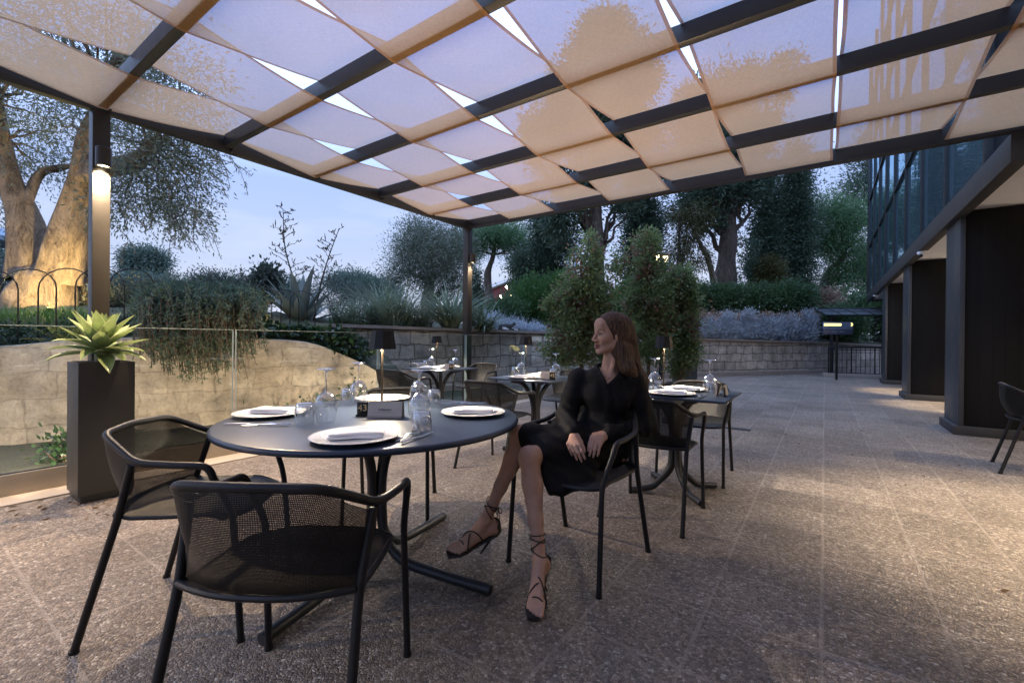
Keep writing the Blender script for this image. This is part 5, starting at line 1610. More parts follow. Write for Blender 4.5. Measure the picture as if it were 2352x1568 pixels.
rr_ = np.random.default_rng(77)
P = np.array([(-4.1 + rr_.normal() * .22, .85 + rr_.normal() * .2, .006) for _ in range(60)] + [(1.05 + rr_.normal() * .5, 5.6 + rr_.normal() * .6, .006) for _ in range(5)] + [(rr_.uniform(-3.5, 1.2), rr_.uniform(2, 9), .006) for _ in range(26)])
D = rdirs(len(P), rr_) * np.array([1, 1, .12])
o = quads('leaf_litter', leaf_faces(P, unit(D), .03 + .03 * rr_.random(len(P)), .014, rr_), foliage('dry_fallen_leaves', (.10, .055, .03), (.20, .12, .06), .1)); tag(o, kind='stuff')

# ---- small plants at the foot of the warm wall
for i, (px, py, d) in enumerate([(275, 1030, 4.3), (560, 1010, 5.2), (640, 985, 5.6), (735, 955, 5.95), (820, 930, 6.3), (150, 1040, 4.0)]):
    shrub('wall_foot_plant', ['small leafy plant at the wall foot behind the tall planter', 'small leafy plant at the wall foot seen through the left chair', 'small leafy plant at the wall foot behind the round table', 'small leafy plant at the wall foot behind the left wine glass', 'small leafy plant near the low end of the wall foot', 'small leafy plant at the wall foot left of the tall planter'][i], 'plant', 'small plants along the foot of the warm wall', [B(px, py, d, 34, 40)], 34, 10, .07, .06, .035, M_ivy, 200 + i, shell=.2)

# ---- villa and street lanterns far behind
c = W(1165, 740, 46); c.z = 1.2
root = thing('red_villa', 'dark red villa with white cornice and round gable window far behind the umbrella pine', 'house', c, YAW + R_(22))
M_red = plain('red_plaster', (.22, .055, .05), .85, 0, .15, 1.2)
M_wh = plain('white_trim', (.62, .58, .54), .7, 0, .08)
H_ = W(1165, 668, 46).z - 1.2
mb = MB(); mb.add([(-2.5, 0, 0), (5.2, 0, 0), (5.2, 0, H_), (1.6, 0, H_ + 1.7), (-2.5, 0, H_), (-2.5, 7, 0), (5.2, 7, 0), (5.2, 7, H_), (1.6, 7, H_ + 1.7), (-2.5, 7, H_)], [[0, 1, 2, 3, 4], [9, 8, 7, 6, 5], [0, 5, 6, 1], [1, 6, 7, 2], [5, 0, 4, 9]]); mb.build('wall', M_red, root, smooth=False)
mb = MB(); mb.add([(-2.9, -.3, H_ - .1), (1.6, -.3, H_ + 1.8), (1.6, 7.3, H_ + 1.8), (-2.9, 7.3, H_ - .1)], [[0, 1, 2, 3]]); mb.add([(1.6, -.3, H_ + 1.8), (5.6, -.3, H_ - .1), (5.6, 7.3, H_ - .1), (1.6, 7.3, H_ + 1.8)], [[0, 1, 2, 3]]); mb.build('roof', plain('roof_tiles', (.16, .10, .08), .8), root, smooth=False)
mb = MB(); mb.tube([(-2.9, -.25, H_ - .2), (1.6, -.25, H_ + 1.68), (5.6, -.25, H_ - .2)], .18, 4); mb.build('cornice', M_wh, root)
mb = MB(); mb.lathe([(0, .05), (.42, .05), (.48, 0)], (0, 0, 0), 20, M=Matrix.Translation((2.0, -.1, H_ + .45)) @ Matrix.Rotation(R_(90), 4, 'X')); mb.build('round_window', M_wh, root)
for x in (-1.4, .9, 3.4):
    mb = MB(); mb.box((x, -.06, H_ * .40), (1.1, .16, H_ * .72), .03); wf = mb.build('window', M_wh, root)
    mb = MB(); mb.box((x, -.12, H_ * .38), (.72, .12, H_ * .6), .01); mb.build('pane', plain('lit_pane', (.35, .40, .5), .3), wf)
c = W(1300, 735, 55); c.z = 1.2
root = thing('villa_tower', 'pale tower with lit tall windows far behind between the conifers', 'building', c, YAW)
Ht = W(1300, 575, 55).z - 1.2; Hs = W(1300, 642, 55).z - 1.2
mb = MB(); mb.box((0, 0, (Ht + Hs) / 2), (2.6, 2.6, Ht - Hs), .03); mb.build('upper_wall', plain('warm_white_wall', (.75, .65, .52), .7), root)
mb = MB(); mb.box((0, 0, Hs / 2), (2.9, 2.9, Hs), .03); mb.build('lower_wall', M_red, root)
for x in (-.75, 0.05, .85):
    mb = MB(); mb.box((x, -1.32, (Ht + Hs) / 2), (.34, .06, (Ht - Hs) * .8), .02); mb.build('window', plain('tower_pane', (.40, .5, .65), .3), root)

def lantern(px, py, d, label, heads, st, base_z=0.0):
    c = W(px, py, d)
    root = thing('street_lantern', label, 'street lamp', (c.x, c.y, base_z), YAW)
    H_ = c.z - base_z
    mb = MB(); mb.tube([(0, 0, 0), (0, 0, H_ - .25)], [.06, .035], 10); mb.build('pole', M_metal, root)
    for (dx, dz) in heads:
        mb = MB(); mb.tube(spline([(0, 0, H_ - .35), (dx * .6, 0, H_ - .42 + dz * .4), (dx, 0, H_ + dz - .16)], 5), .015, 6); a = mb.build('arm', M_metal, root)
        mb = MB(); mb.lathe([(0, -.11), (.05, -.10), (.075, .09), (0, .10)], (dx, 0, H_ + dz), 6); mb.build('lantern_glass', emis('lantern_glow', (1, .80, .45), st), a, smooth=False)
        mb = MB(); mb.lathe([(.13, .10), (.10, .16), (.03, .22), (0, .26)], (dx, 0, H_ + dz), 6); mb.build('lantern_cap', M_metal, a, smooth=False)
    return c, root
c1, _ = lantern(1520, 592, 13.2, 'street lantern with two glowing heads above the second potted tree', [(-.11, -.02), (.11, -.05)], 6)
c2, _ = lantern(1163, 668, 30, 'bright three-headed street lantern in front of the red villa', [(-.35, -.4), (.35, -.4), (0, .25)], 60, .8)

# the lantern's warm light raking over the terrace
lamp('point_light', 'POINT', c1 + C(0, -.4, -.1), 60, (1, .72, .36), .1)
# ================================================================== SDF MODELLER (continuous skin surfaces)
class SDF:
    def __init__(s, lo, hi, h):
        s.lo = np.array(lo, float); s.h = h
        s.n = np.ceil((np.array(hi, float) - s.lo) / h).astype(int) + 1
        s.f = np.full(s.n, 9.0, np.float32)
    def _loc(s, lo, hi):
        a = np.clip(np.floor((np.array(lo) - s.lo) / s.h).astype(int), 0, s.n)
        b = np.clip(np.ceil((np.array(hi) - s.lo) / s.h).astype(int) + 1, 0, s.n)
        if np.any(b <= a): return None
        ax = [s.lo[i] + s.h * np.arange(a[i], b[i], dtype=np.float32) for i in range(3)]
        X = np.stack(np.meshgrid(*ax, indexing='ij'), -1)
        return (slice(a[0], b[0]), slice(a[1], b[1]), slice(a[2], b[2])), X.astype(np.float32)
    def _join(s, sl, d, k, sub=False):
        f = s.f[sl]
        if sub:
            d = -d
            if k > 0:
                h = np.clip(.5 - .5 * (d - f) / k, 0, 1) if False else np.clip(.5 + .5 * (d - f) / k, 0, 1)
                s.f[sl] = f * (1 - h) + d * h + k * h * (1 - h)
            else: s.f[sl] = np.maximum(f, d)
        else:
            if k > 0:
                h = np.clip(.5 + .5 * (f - d) / k, 0, 1)
                s.f[sl] = f * (1 - h) + d * h - k * h * (1 - h)
            else: s.f[sl] = np.minimum(f, d)
    def cap(s, a, b, ra, rb=None, k=.01, sub=False, flat=None):
        a = np.array(tuple(a), float); b = np.array(tuple(b), float); rb = ra if rb is None else rb
        m = max(ra, rb) + k + 4 * s.h
        L = s._loc(np.minimum(a, b) - m, np.maximum(a, b) + m)
        if L is None: return s
        sl, X = L
        ba = b - a; pa = X - a.astype(np.float32)
        t_ = np.clip((pa @ ba.astype(np.float32)) / max(1e-9, ba @ ba), 0, 1)
        q = pa - t_[..., None] * ba.astype(np.float32)
        if flat is not None:        # (axis, factor): squash the section along a world direction
            ax, fc = flat; ax = np.array(ax, np.float32); ax /= np.linalg.norm(ax)
            c_ = q @ ax
            q = q + (c_ * (1 / fc - 1))[..., None] * ax
        d = np.linalg.norm(q, axis=-1) - (ra + (rb - ra) * t_)
        s._join(sl, d, k, sub); return s
    def chain(s, pts, rs, k=.01, **kw):
        for i in range(len(pts) - 1): s.cap(pts[i], pts[i + 1], rs[i], rs[i + 1], k, **kw)
        return s
    def ell(s, c, R, Mx=None, k=.01, sub=False):
        c = np.array(tuple(c), float); R = np.array(R, float)
        m = R.max() + k + 4 * s.h
        L = s._loc(c - m, c + m)
        if L is None: return s
        sl, X = L
        q = X - c.astype(np.float32)
        if Mx is not None: q = q @ np.array(Mx, np.float32)      # columns of Mx = local axes
        p = q / R.astype(np.float32)
        k0 = np.linalg.norm(p, axis=-1); k1 = np.linalg.norm(p / R.astype(np.float32), axis=-1) + 1e-6
        s._join(sl, k0 * (k0 - 1) / k1, k, sub); return s
    def func(s, lo, hi, fn, k=0, sub=False):
        L = s._loc(lo, hi)
        if L is None: return s
        sl, X = L
        s._join(sl, fn(X).astype(np.float32), k, sub); return s
    def mesh(s):
        f = s.f; S = f < 0
        acc = np.zeros(np.array(f.shape) - 1, np.uint8)
        offs = [(i, j, k) for i in (0, 1) for j in (0, 1) for k in (0, 1)]
        sh = f.shape
        for (i, j, k) in offs: acc += S[i:sh[0] - 1 + i, j:sh[1] - 1 + j, k:sh[2] - 1 + k]
        act = np.argwhere((acc > 0) & (acc < 8)); del acc
        cs = np.array(sh) - 1
        flat = (act[:, 0] * cs[1] + act[:, 1]) * cs[2] + act[:, 2]
        pos = np.zeros((len(act), 3)); cnt = np.zeros(len(act))
        val = {o: f[act[:, 0] + o[0], act[:, 1] + o[1], act[:, 2] + o[2]] for o in offs}
        for o in offs:
            for ax in range(3):
                if o[ax] == 1: continue
                p = list(o); p[ax] = 1; p = tuple(p)
                a, b = val[o], val[p]
                m = (a < 0) != (b < 0)
                t_ = a[m] / (a[m] - b[m])
                q = np.tile(np.array(o, float), (m.sum(), 1)); q[:, ax] += t_
                pos[m] += q; cnt[m] += 1
        V = (act + pos / cnt[:, None]) * s.h + s.lo
        F = []
        for ax in range(3):
            A = [slice(None)] * 3; Bs = [slice(None)] * 3
            A[ax] = slice(0, -1); Bs[ax] = slice(1, None)
            e = S[tuple(A)] != S[tuple(Bs)]
            idx = np.argwhere(e)
            o1, o2 = (ax + 1) % 3, (ax + 2) % 3
            ok = (idx[:, o1] > 0) & (idx[:, o2] > 0) & (idx[:, o1] < sh[o1] - 1) & (idx[:, o2] < sh[o2] - 1)
            idx = idx[ok]
            ins = S[idx[:, 0], idx[:, 1], idx[:, 2]]
            cc = []
            for (d1, d2) in ((-1, -1), (0, -1), (0, 0), (-1, 0)):
                c_ = idx.copy(); c_[:, o1] += d1; c_[:, o2] += d2
                cc.append(np.searchsorted(flat, (c_[:, 0] * cs[1] + c_[:, 1]) * cs[2] + c_[:, 2]))
            q = np.stack(cc, 1)
            q[~ins] = q[~ins][:, ::-1]
            F.append(q)
        return V, np.concatenate(F)

def relax(V, F, it=2, lam=.5):
    n = len(V)
    for _ in range(it):
        acc = np.zeros_like(V); cnt = np.zeros(n)
        for a in range(4):
            b = (a + 1) % 4
            np.add.at(acc, F[:, a], V[F[:, b]]); np.add.at(cnt, F[:, a], 1)
            np.add.at(acc, F[:, b], V[F[:, a]]); np.add.at(cnt, F[:, b], 1)
        V = V + lam * (acc / np.maximum(cnt, 1)[:, None] - V)
    return V

def cam2world(V):
    return np.stack([V[:, 0] * CY - V[:, 1] * SY, V[:, 0] * SY + V[:, 1] * CY, V[:, 2]], 1)

# ================================================================== THE SEATED WOMAN  (survey frame: right, forward, up)
v3 = lambda *a: np.array(a, float)
J = dict(hipR=v3(.385, 2.49, .545), hipL=v3(.53, 2.39, .555), kneeR=v3(.085, 2.115, .575), kneeL=v3(.048, 2.285, .645),
         ankR=v3(.132, 1.985, .150), ankL=v3(-.120, 2.25, .232), shR=v3(.372, 2.50, .915), shL=v3(.668, 2.43, .912),
         elR=v3(.300, 2.44, .715), elL=v3(.728, 2.40, .672), wrR=v3(.315, 2.245, .662), wrL=v3(.478, 2.265, .652),
         neck=v3(.545, 2.475, .955))
HC = v3(.535, 2.435, 1.164)                      # head centre
HF = np.array([-.95, -.30, -.02]); HF /= np.linalg.norm(HF)   # facing
HU = np.array([.03, -.03, 1.0]); HU -= HF * (HU @ HF); HU /= np.linalg.norm(HU)
HX = np.cross(HF, HU)                            # her right ... local x
HS = .93
HM = np.stack([HX, HF, HU], 1)                   # local -> survey
def hp(x, y, z): return HC + HM @ (np.array([x, y, z]) * HS)

sk = SDF((-.42, 1.70, -.02), (.84, 2.70, 1.36), .0034)
# trunk under the dress, and the neckline skin
sk.cap(J['hipR'], J['hipL'], .10, .10, .02); sk.cap((.455, 2.44, .57), (.50, 2.455, .70), .095, .085, .04)
sk.cap((.455, 2.475, .84), (.605, 2.445, .84), .082, .082, .03); sk.cap((.50, 2.455, .70), (.53, 2.46, .84), .085, .09, .04)
sk.cap(J['shR'], J['shL'], .042, .042, .03)
sk.cap((.53, 2.455, .90), (.545, 2.48, .955), .085, .052, .03)
sk.cap((.545, 2.485, .93), hp(0, -.022, -.075), .050, .046, .02)
# collar bones
for sg, e in ((1, (.44, 2.425, .945)), (-1, (.63, 2.40, .942))): sk.cap((.525, 2.405, .928), e, .009, .009, .015)
# sterno muscle
sk.cap(hp(.052, -.02, -.06), (.515, 2.415, .935), .010, .009, .022); sk.cap(hp(-.052, -.02, -.06), (.535, 2.41, .935), .010, .009, .022)
# head
k_ = .012
sk.ell(hp(0, -.018, .043), np.array([.073, .094, .082]) * HS, HM, .01)
sk.ell(hp(0, .030, -.018), np.array([.057, .060, .088]) * HS, HM, .02)
for sg in (1, -1):
    sk.cap(hp(sg * .050, .000, -.052), hp(sg * .016, .070, -.098), .017, .013, .022)
    sk.ell(hp(sg * .040, .058, -.022), np.array([.024, .027, .025]) * HS, HM, .024)
    sk.cap(hp(sg * .012, .086, .022), hp(sg * .042, .070, .020), .008, .008, .012)
sk.ell(hp(0, .074, -.099), np.array([.016, .015, .014]) * HS, HM, .014)
sk.ell(hp(0, .070, .058), np.array([.048, .024, .036]) * HS, HM, .02)
for sg in (1, -1): sk.ell(hp(sg * .031, .098, .003), np.array([.0155, .016, .0105]) * HS, HM, .010, sub=True)
sk.chain([hp(0, .086, .018), hp(0, .0965, -.006), hp(0, .1105, -.029)], [.0062, .0066, .0080], .009)
for sg in (1, -1): sk.ell(hp(sg * .0115, .098, -.0365), np.array([.0075, .010, .0075]) * HS, HM, .006)
sk.cap(hp(0, .1085, -.032), hp(0, .092, -.045), .0055, .005, .006)
sk.cap(hp(-.017, .085, -.0635), hp(0, .0955, -.0595), .0045, .0062, .004); sk.cap(hp(.017, .085, -.0635), hp(0, .0955, -.0595), .0045, .0062, .004)
sk.cap(hp(-.014, .084, -.073), hp(0, .0935, -.0745), .0045, .0068, .004); sk.cap(hp(.014, .084, -.073), hp(0, .0935, -.0745), .0045, .0068, .004)
sk.cap(hp(-.019, .092, -.0672), hp(.019, .092, -.0672), .0016, .0016, .003, sub=True)
for sg in (1, -1):
    sk.ell(hp(sg * .072, -.006, -.008), np.array([.008, .017, .030]) * HS, HM, .006)
    sk.ell(hp(sg * .069, .004, -.036), np.array([.006, .007, .009]) * HS, HM, .005)
# eyelids / eyeballs bulge
for sg in (1, -1): sk.ell(hp(sg * .031, .0775, .003), np.array([.0135, .0125, .0128]) * HS, HM, .002)
# arms
sk.chain([J['shR'], J['elR'], J['wrR']], [.042, .036, .021], .02); sk.chain([J['shL'], J['elL'], J['wrL']], [.042, .036, .021], .02)

def hand(wr, kn, tip, idx_dir, curl, spread=.012, scale=1.0):
    """wr wrist, kn middle knuckle, tip middle fingertip direction, idx_dir toward the index side"""
    wr, kn, tip = map(np.array, (wr, kn, tip))
    a = kn - wr; a /= np.linalg.norm(a)
    b = np.array(idx_dir, float); b -= a * (b @ a); b /= np.linalg.norm(b)
    fd = tip - kn; fd /= np.linalg.norm(fd)
    nrm = np.cross(a, b)
    if nrm @ np.array([0, -1, .6]) < 0: nrm = -nrm                  # back of the hand looks to the lens
    Lp = .082 * scale
    K = [wr + a * Lp * .98 + b * .027, wr + a * Lp * 1.05 + b * .009, wr + a * Lp * 1.0 - b * .010, wr + a * Lp * .90 - b * .027]
    for q, rr in zip(K, (.0105, .0108, .0100, .0090)):
        sk.cap(wr + (q - wr) * .15, q, .0135, rr, .010)
    sk.cap(wr - a * .02, wr + a * .03, .0215, .020, .012, flat=(nrm, .75))
    lens = (.074, .082, .076, .060)
    for i, q in enumerate(K):
        L_ = lens[i] * scale
        side = (1.5 - i) * spread
        d0 = a * .30 + fd * .9 + b * side * 2.5 + nrm * .05; d0 /= np.linalg.norm(d0)
        d1 = fd - nrm * curl * (1 + .1 * i) + b * side; d1 /= np.linalg.norm(d1)
        d2 = fd - nrm * curl * 1.7 + b * side * .3; d2 /= np.linalg.norm(d2)
        p1 = q + d0 * L_ * .46; p2 = p1 + d1 * L_ * .30; p3 = p2 + d2 * L_ * .22
        w_ = .88 if i == 3 else 1.0
        sk.chain([q, p1, p2, p3], [.0092 * w_, .0080 * w_, .0070 * w_, .0058 * w_], .003)
        sk.ell(p1 + nrm * .001, (.0086 * w_,) * 3, None, .003)
        NAILS.append((p3 + d2 * .0025, d2, nrm))
    t0 = wr + a * .018 + b * .016; t1 = wr + a * .046 + b * .034 - nrm * .012; t2 = t1 + (a * .5 + fd * .6 + b * .10) * .031; t3 = t2 + (a * .2 + fd * .9 - b * .1) * .022
    sk.chain([t0, t1, t2, t3], [.0150, .0115, .0092, .0072], .006)
NAILS = []
hand(J['wrR'], (.302, 2.172, .615), (.338, 2.135, .548), (1, -.1, .1), .35)
hand(J['wrL'], (.395, 2.195, .622), (.372, 2.145, .530), (-1, -.15, .25), .22)

# legs
def leg(hip, knee, ank, toe_dir):
    hip, knee, ank = map(np.array, (hip, knee, ank))
    sk.cap(hip, knee, .078, .048, .02)
    sk.ell(knee, (.047, .047, .052), None, .015)
    ax = ank - knee
    back = -np.array(toe_dir, float); back -= ax * (back @ ax) / (ax @ ax); back /= np.linalg.norm(back)
    sk.chain([knee, knee + ax * .28 + back * .012, knee + ax * .62 + back * .006, ank], [.046, .046, .033, .0255], .02)
    sk.cap(knee + ax * .15 + back * .02, knee + ax * .42 + back * .022, .031, .027, .03)
leg(J['hipR'], J['kneeR'], J['ankR'], (-.05, -.2, 0)); leg(J['hipL'], J['kneeL'], J['ankL'], (-.25, -.1, 0))
FEET = {}
def foot(ank, heel, ball, toe, inner, key):
    """inner: direction towards the big toe"""
    ank, heel, ball, toe = map(np.array, (ank, heel, ball, toe))
    b = np.array(inner, float)
    f = toe - ball; f /= np.linalg.norm(f)
    b -= f * (b @ f); b /= np.linalg.norm(b)
    up = np.cross(f, b); up = up if up[2] > 0 else -up
    sk.ell(heel + up * .022, (.030, .030, .032), None, .02)
    sk.cap(ank, heel + up * .025, .026, .027, .02)
    mid = ball * .5 + ank * .5
    sk.cap(ank + (ball - ank) * .1, ball + up * .018 + b * .012, .026, .018, .02)
    sk.cap(ank + (ball - ank) * .3 - b * .008, ball + up * .013 - b * .020, .024, .014, .02)
    sk.cap(heel + up * .02, ball + up * .016 - b * .015, .026, .016, .02)
    for s_ in (-1, 1): sk.ell(ank + b * .026 * s_ + (0, 0, 0), (.011, .011, .012), None, .012)
    L_ = np.linalg.norm(toe - ball)
    for i, (o_, l_, r_) in enumerate(((.026, 1.0, .0118), (.0085, .97, .0090), (-.006, .86, .0083), (-.0195, .70, .0078), (-.032, .52, .0074))):
        p0 = ball + b * o_ * .95 + up * .012; p1 = ball + b * o_ + f * L_ * l_ * .6 + up * .013; p2 = ball + b * o_ + f * L_ * l_ + up * .006
        sk.chain([p0, p1, p2], [r_ * 1.15, r_, r_ * .92], .003)
        NAILS.append((p2 + f * r_ * .5 + up * .004, f, up))
    FEET[key] = (ank, heel, ball, toe, b, f, up)
foot(J['ankR'], (.150, 2.025, .088), (.112, 1.862, .030), (.100, 1.792, .022), (1, 0, 0), 'R')
foot(J['ankL'], (-.082, 2.268, .160), (-.225, 2.205, .108), (-.292, 2.178, .090), (0, 1, .45), 'L')

V, F = sk.mesh()
V = relax(V, F, 2, .5)
# skin tones
n = len(V)
colr = np.tile(np.array([.48, .30, .225]), (n, 1))
def paint(c, rad, rgb, soft=.5, sc3=None):
    d = V - np.array(c)
    if sc3 is not None: d = (d @ HM) / np.array(sc3)
    q = np.clip((1 - np.linalg.norm(d, axis=1) / rad) / soft, 0, 1)[:, None]
    global colr
    colr = colr * (1 - q) + np.array(rgb) * q
for sg in (1, -1):
    paint(hp(sg * .042, .065, -.028), .026, (.48, .25, .185), 1.2)                      # cheeks
    paint(hp(sg * .031, .090, .005), .020, (.25, .14, .11), .8, (1.1, 1.4, .72))       # shadowed lids
    for q in np.linspace(0, 1, 6):                                                     # brows
        paint(hp(sg * (.013 + .034 * q), .090 - .018 * q * q, .0235 + .005 * math.sin(q * 2.6)), .0062, (.085, .045, .03), .6)
for q in np.linspace(-1, 1, 9):
    paint(hp(.017 * q, .0935 - .007 * q * q, -.0615), .0072, (.26, .085, .075), .6)
    paint(hp(.015 * q, .0925 - .007 * q * q, -.0735), .0078, (.29, .10, .085), .6)
    paint(hp(.015 * q, .094 - .006 * q * q, -.0672), .0030, (.08, .02, .02), .6)
for sg in (1, -1): paint(hp(sg * .006, .103, -.0415), .0045, (.12, .05, .04), .7)
for (p, d_, nn) in NAILS: paint(p + nn * .004, .0062, (.55, .33, .28), .5)
t = NT('skin')
at = t.n('ShaderNodeAttribute', attribute_name='Col')
nz = t.noise(26, 5, .6, t.obj())
M_skin = t.done(t.princ(t.mix(1.0, at.outputs[0], t.ramp(nz, [(.3, (.90, .88, .87)), (.7, (1.06, 1.05, 1.04))]), 'MULTIPLY'), .56, 0, t.bump(t.noise(420, 2, .5, t.obj()), .06, .002), Subsurface_Weight=.12, Subsurface_Scale=.008, Specular_IOR_Level=.3))
Wv = cam2world(V)
org = C(.455, 2.44, 0); og = np.array(tuple(org))
person = arrmesh('person', Wv - og, F, M_skin, None, colr)
person.location = org
tag(person, 'seated woman in a black long-sleeved dress, legs crossed, long brown hair, looking left', 'person')

# eyes
M_eye = plain('eye_white', (.13, .115, .11), .15, 0, .02); M_iris = plain('dark_iris', (.05, .035, .025), .1)
for sg in (1, -1):
    c = hp(sg * .031, .0772, .0035)
    mb = MB(); R_e = .0122
    vs = []
    a = np.linspace(0, 2 * np.pi, 20, endpoint=False)
    look = HM @ np.array([.0, 1, 0.0]); up_ = HU; sd_ = np.cross(look, up_)
    P = np.zeros((13, 20, 3))
    for i, th in enumerate(np.linspace(0.02, 1.5, 13)):
        P[i] = c + R_e * (math.cos(th) * look + math.sin(th) * (np.cos(a)[:, None] * sd_ + np.sin(a)[:, None] * up_))
    fac = []
    mi = []
    Pw = cam2world(P.reshape(-1, 3)) - og
    Fi = [[i * 20 + j, i * 20 + (j + 1) % 20, (i + 1) * 20 + (j + 1) % 20, (i + 1) * 20 + j] for i in range(12) for j in range(20)]
    mb.add(Pw, Fi[:100], 1); mb.add(Pw, Fi[100:], 0)
    mb.build('eye', [M_eye, M_iris], person, angle=180)

# ---- dress
dr = SDF((.0, 1.98, .33), (.86, 2.70, 1.10), .0048)
dr.cap((.425, 2.47, .565), (.51, 2.41, .57), .120, .118, .03)
dr.cap((.46, 2.44, .60), (.505, 2.452, .70), .112, .098, .05)
dr.cap((.505, 2.455, .70), (.53, 2.458, .83), .098, .105, .05)
dr.cap((.455, 2.478, .85), (.605, 2.445, .85), .093, .093, .03)
dr.ell((.465, 2.395, .815), (.052, .050, .058), None, .05); dr.ell((.575, 2.372, .813), (.052, .050, .058), None, .05)
dr.cap(J['shR'] + (.012, 0, -.005), J['shL'] + (-.012, 0, -.005), .052, .052, .04)
dr.cap((.50, 2.47, .945), (.59, 2.455, .945), .056, .056, .04); dr.cap((.53, 2.452, .90), (.545, 2.478, .955), .103, .070, .03); dr.cap((.44, 2.44, .925), (.64, 2.405, .922), .030, .030, .03)
wR = J['wrR'] + (J['elR'] - J['wrR']) * .08; wL = J['wrL'] + (J['elL'] - J['wrL']) * .10
dr.chain([J['shR'], J['elR'] * .5 + J['shR'] * .5, J['elR'], wR], [.056, .055, .053, .040], .03)
dr.chain([J['shL'], J['elL'] * .5 + J['shL'] * .5, J['elL'], wL], [.056, .055, .054, .041], .03)
# skirt over the crossed thighs and hanging in front of the seat
dr.cap(J['hipL'], J['kneeL'] + (.035, -.005, -.004), .098, .066, .04)
dr.cap(J['hipR'], J['kneeR'] + (.075, .07, -.005), .098, .072, .04)
for q in np.linspace(0, 1, 11):
    a = np.array([.125 + .30 * q, 2.225 + .07 * q, .60 - .03 * q]); b = np.array([.190 + .20 * q, 2.088 + .09 * q - .02 * math.sin(q * 3.1), .425 - .008 * math.sin(q * 3.1) + .03 * q])
    dr.cap(a, b, .050, .019, .03)
dr.cap((.20, 2.25, .56), (.45, 2.36, .55), .09, .10, .05)
# folds
def folds(X):
    r_, d_, z_ = X[..., 0], X[..., 1], X[..., 2]
    return (.0022 * np.sin(38 * (z_ - .55 * r_) + 14 * np.sin(9 * r_ + 5 * z_)) + .0014 * np.sin(60 * (r_ + .7 * z_) + 8 * np.sin(11 * z_)) + .0012 * np.sin(40 * d_ + 60 * r_)).astype(np.float32)
ax = [dr.lo[i] + dr.h * np.arange(dr.n[i], dtype=np.float32) for i in range(3)]
X = np.stack(np.meshgrid(*ax, indexing='ij'), -1)
dr.f += folds(X)
# v neckline, neck opening and hem
Av, Bv, Vv = (.452, 1.035), (.612, .990), (.506, .898)
def wedge(X):
    r_, d_, z_ = X[..., 0], X[..., 1], X[..., 2]
    nl = np.array([Av[1] - Vv[1], -(Av[0] - Vv[0])]); nl /= np.linalg.norm(nl)
    nr = np.array([-(Bv[1] - Vv[1]), (Bv[0] - Vv[0])]); nr /= np.linalg.norm(nr)
    if nl @ np.array([Bv[0] - Vv[0], Bv[1] - Vv[1]]) < 0: nl = -nl
    if nr @ np.array([Av[0] - Vv[0], Av[1] - Vv[1]]) < 0: nr = -nr
    a = -(nl[0] * (r_ - Vv[0]) + nl[1] * (z_ - Vv[1])); b = -(nr[0] * (r_ - Vv[0]) + nr[1] * (z_ - Vv[1]))
    return np.maximum(np.maximum(a, b), d_ - 2.47)
dr.func((.40, 2.20, .85), (.70, 2.60, 1.10), wedge, 0, True)
dr.cap((.545, 2.475, .95), hp(0, -.02, -.06), .058, .056, 0, sub=True)
dr.cap(J['kneeR'], J['ankR'], .058, .06, .0, sub=True); dr.cap(J['kneeR'] + (.01, .01, 0), J['kneeR'] + (-.05, -.06, 0), .056, .06, 0, sub=True)
V, F = dr.mesh()
V = relax(V, F, 2, .5)
t = NT('black_crepe')
o_ = t.obj()
M_dress = t.done(t.princ(t.mix(t.noise(9, 4, .6, o_), (.0028, .0028, .0034), (.006, .006, .0072)), .72, 0, t.bump(t.math('ADD', t.noise(14, 4, .6, o_), t.math('MULTIPLY', t.noise(700, 2, .5, o_), .12)), .45, .02), Specular_IOR_Level=.2))
arrmesh('dress', cam2world(V) - og, F, M_dress, person)

# ---- hair
hr = SDF((.36, 2.25, .80), (.80, 2.68, 1.34), .0042)
hr.ell(hp(0, -.020, .046), np.array([.0815, .102, .090]) * HS, HM, .01)
hr.ell(hp(0, -.050, -.03), np.array([.074, .070, .10]) * HS, HM, .03)
def faceCut(X):
    L = (X - HC.astype(np.float32)) @ HM.astype(np.float32) / HS
    y, z = L[..., 1], L[..., 2]
    line = np.where(z > .03, .040 + .42 * (z - .03), .040 + .62 * (z - .03))
    return -(y - line)
hr.func((.36, 2.25, .80), (.80, 2.68, 1.34), faceCut, .006, True)
hr.chain([hp(-.03, -.07, .02), hp(-.02, -.085, -.06), (.645, 2.470, 1.02), (.700, 2.450, .91), (.738, 2.400, .785)], [.062, .064, .058, .044, .012], .05, flat=((-.35, .93, .1), .75))
hr.chain([hp(.045, -.035, -.02), (.592, 2.405, 1.06), (.620, 2.385, .985), (.655, 2.385, .945)], [.034, .036, .032, .016], .05)
hr.chain([hp(.062, -.012, .0), hp(.066, -.030, -.06), (.598, 2.385, 1.02), (.602, 2.372, .985)], [.018, .020, .018, .007], .015)
hr.chain([hp(-.06, -.02, .0), hp(-.06, -.04, -.07), (.575, 2.53, 1.0), (.60, 2.55, .92)], [.020, .03, .03, .012], .02)
V, F = hr.mesh()
V = relax(V, F, 3, .5)
t = NT('brown_hair')
o_ = t.obj()
mp_ = t.n('ShaderNodeMapping', i_Scale=(170, 170, 5)); t.l(o_, mp_.inputs[0])
st = t.noise(1.0, 4, .6, mp_.outputs[0], .3)
M_hair = t.done(t.princ(t.ramp(st, [(.34, (.014, .007, .004)), (.5, (.066, .034, .019)), (.68, (.19, .10, .054))]), .46, 0, t.bump(st, .8, .010), Specular_IOR_Level=.35))
hair = arrmesh('hair', cam2world(V) - og, F, M_hair, person)
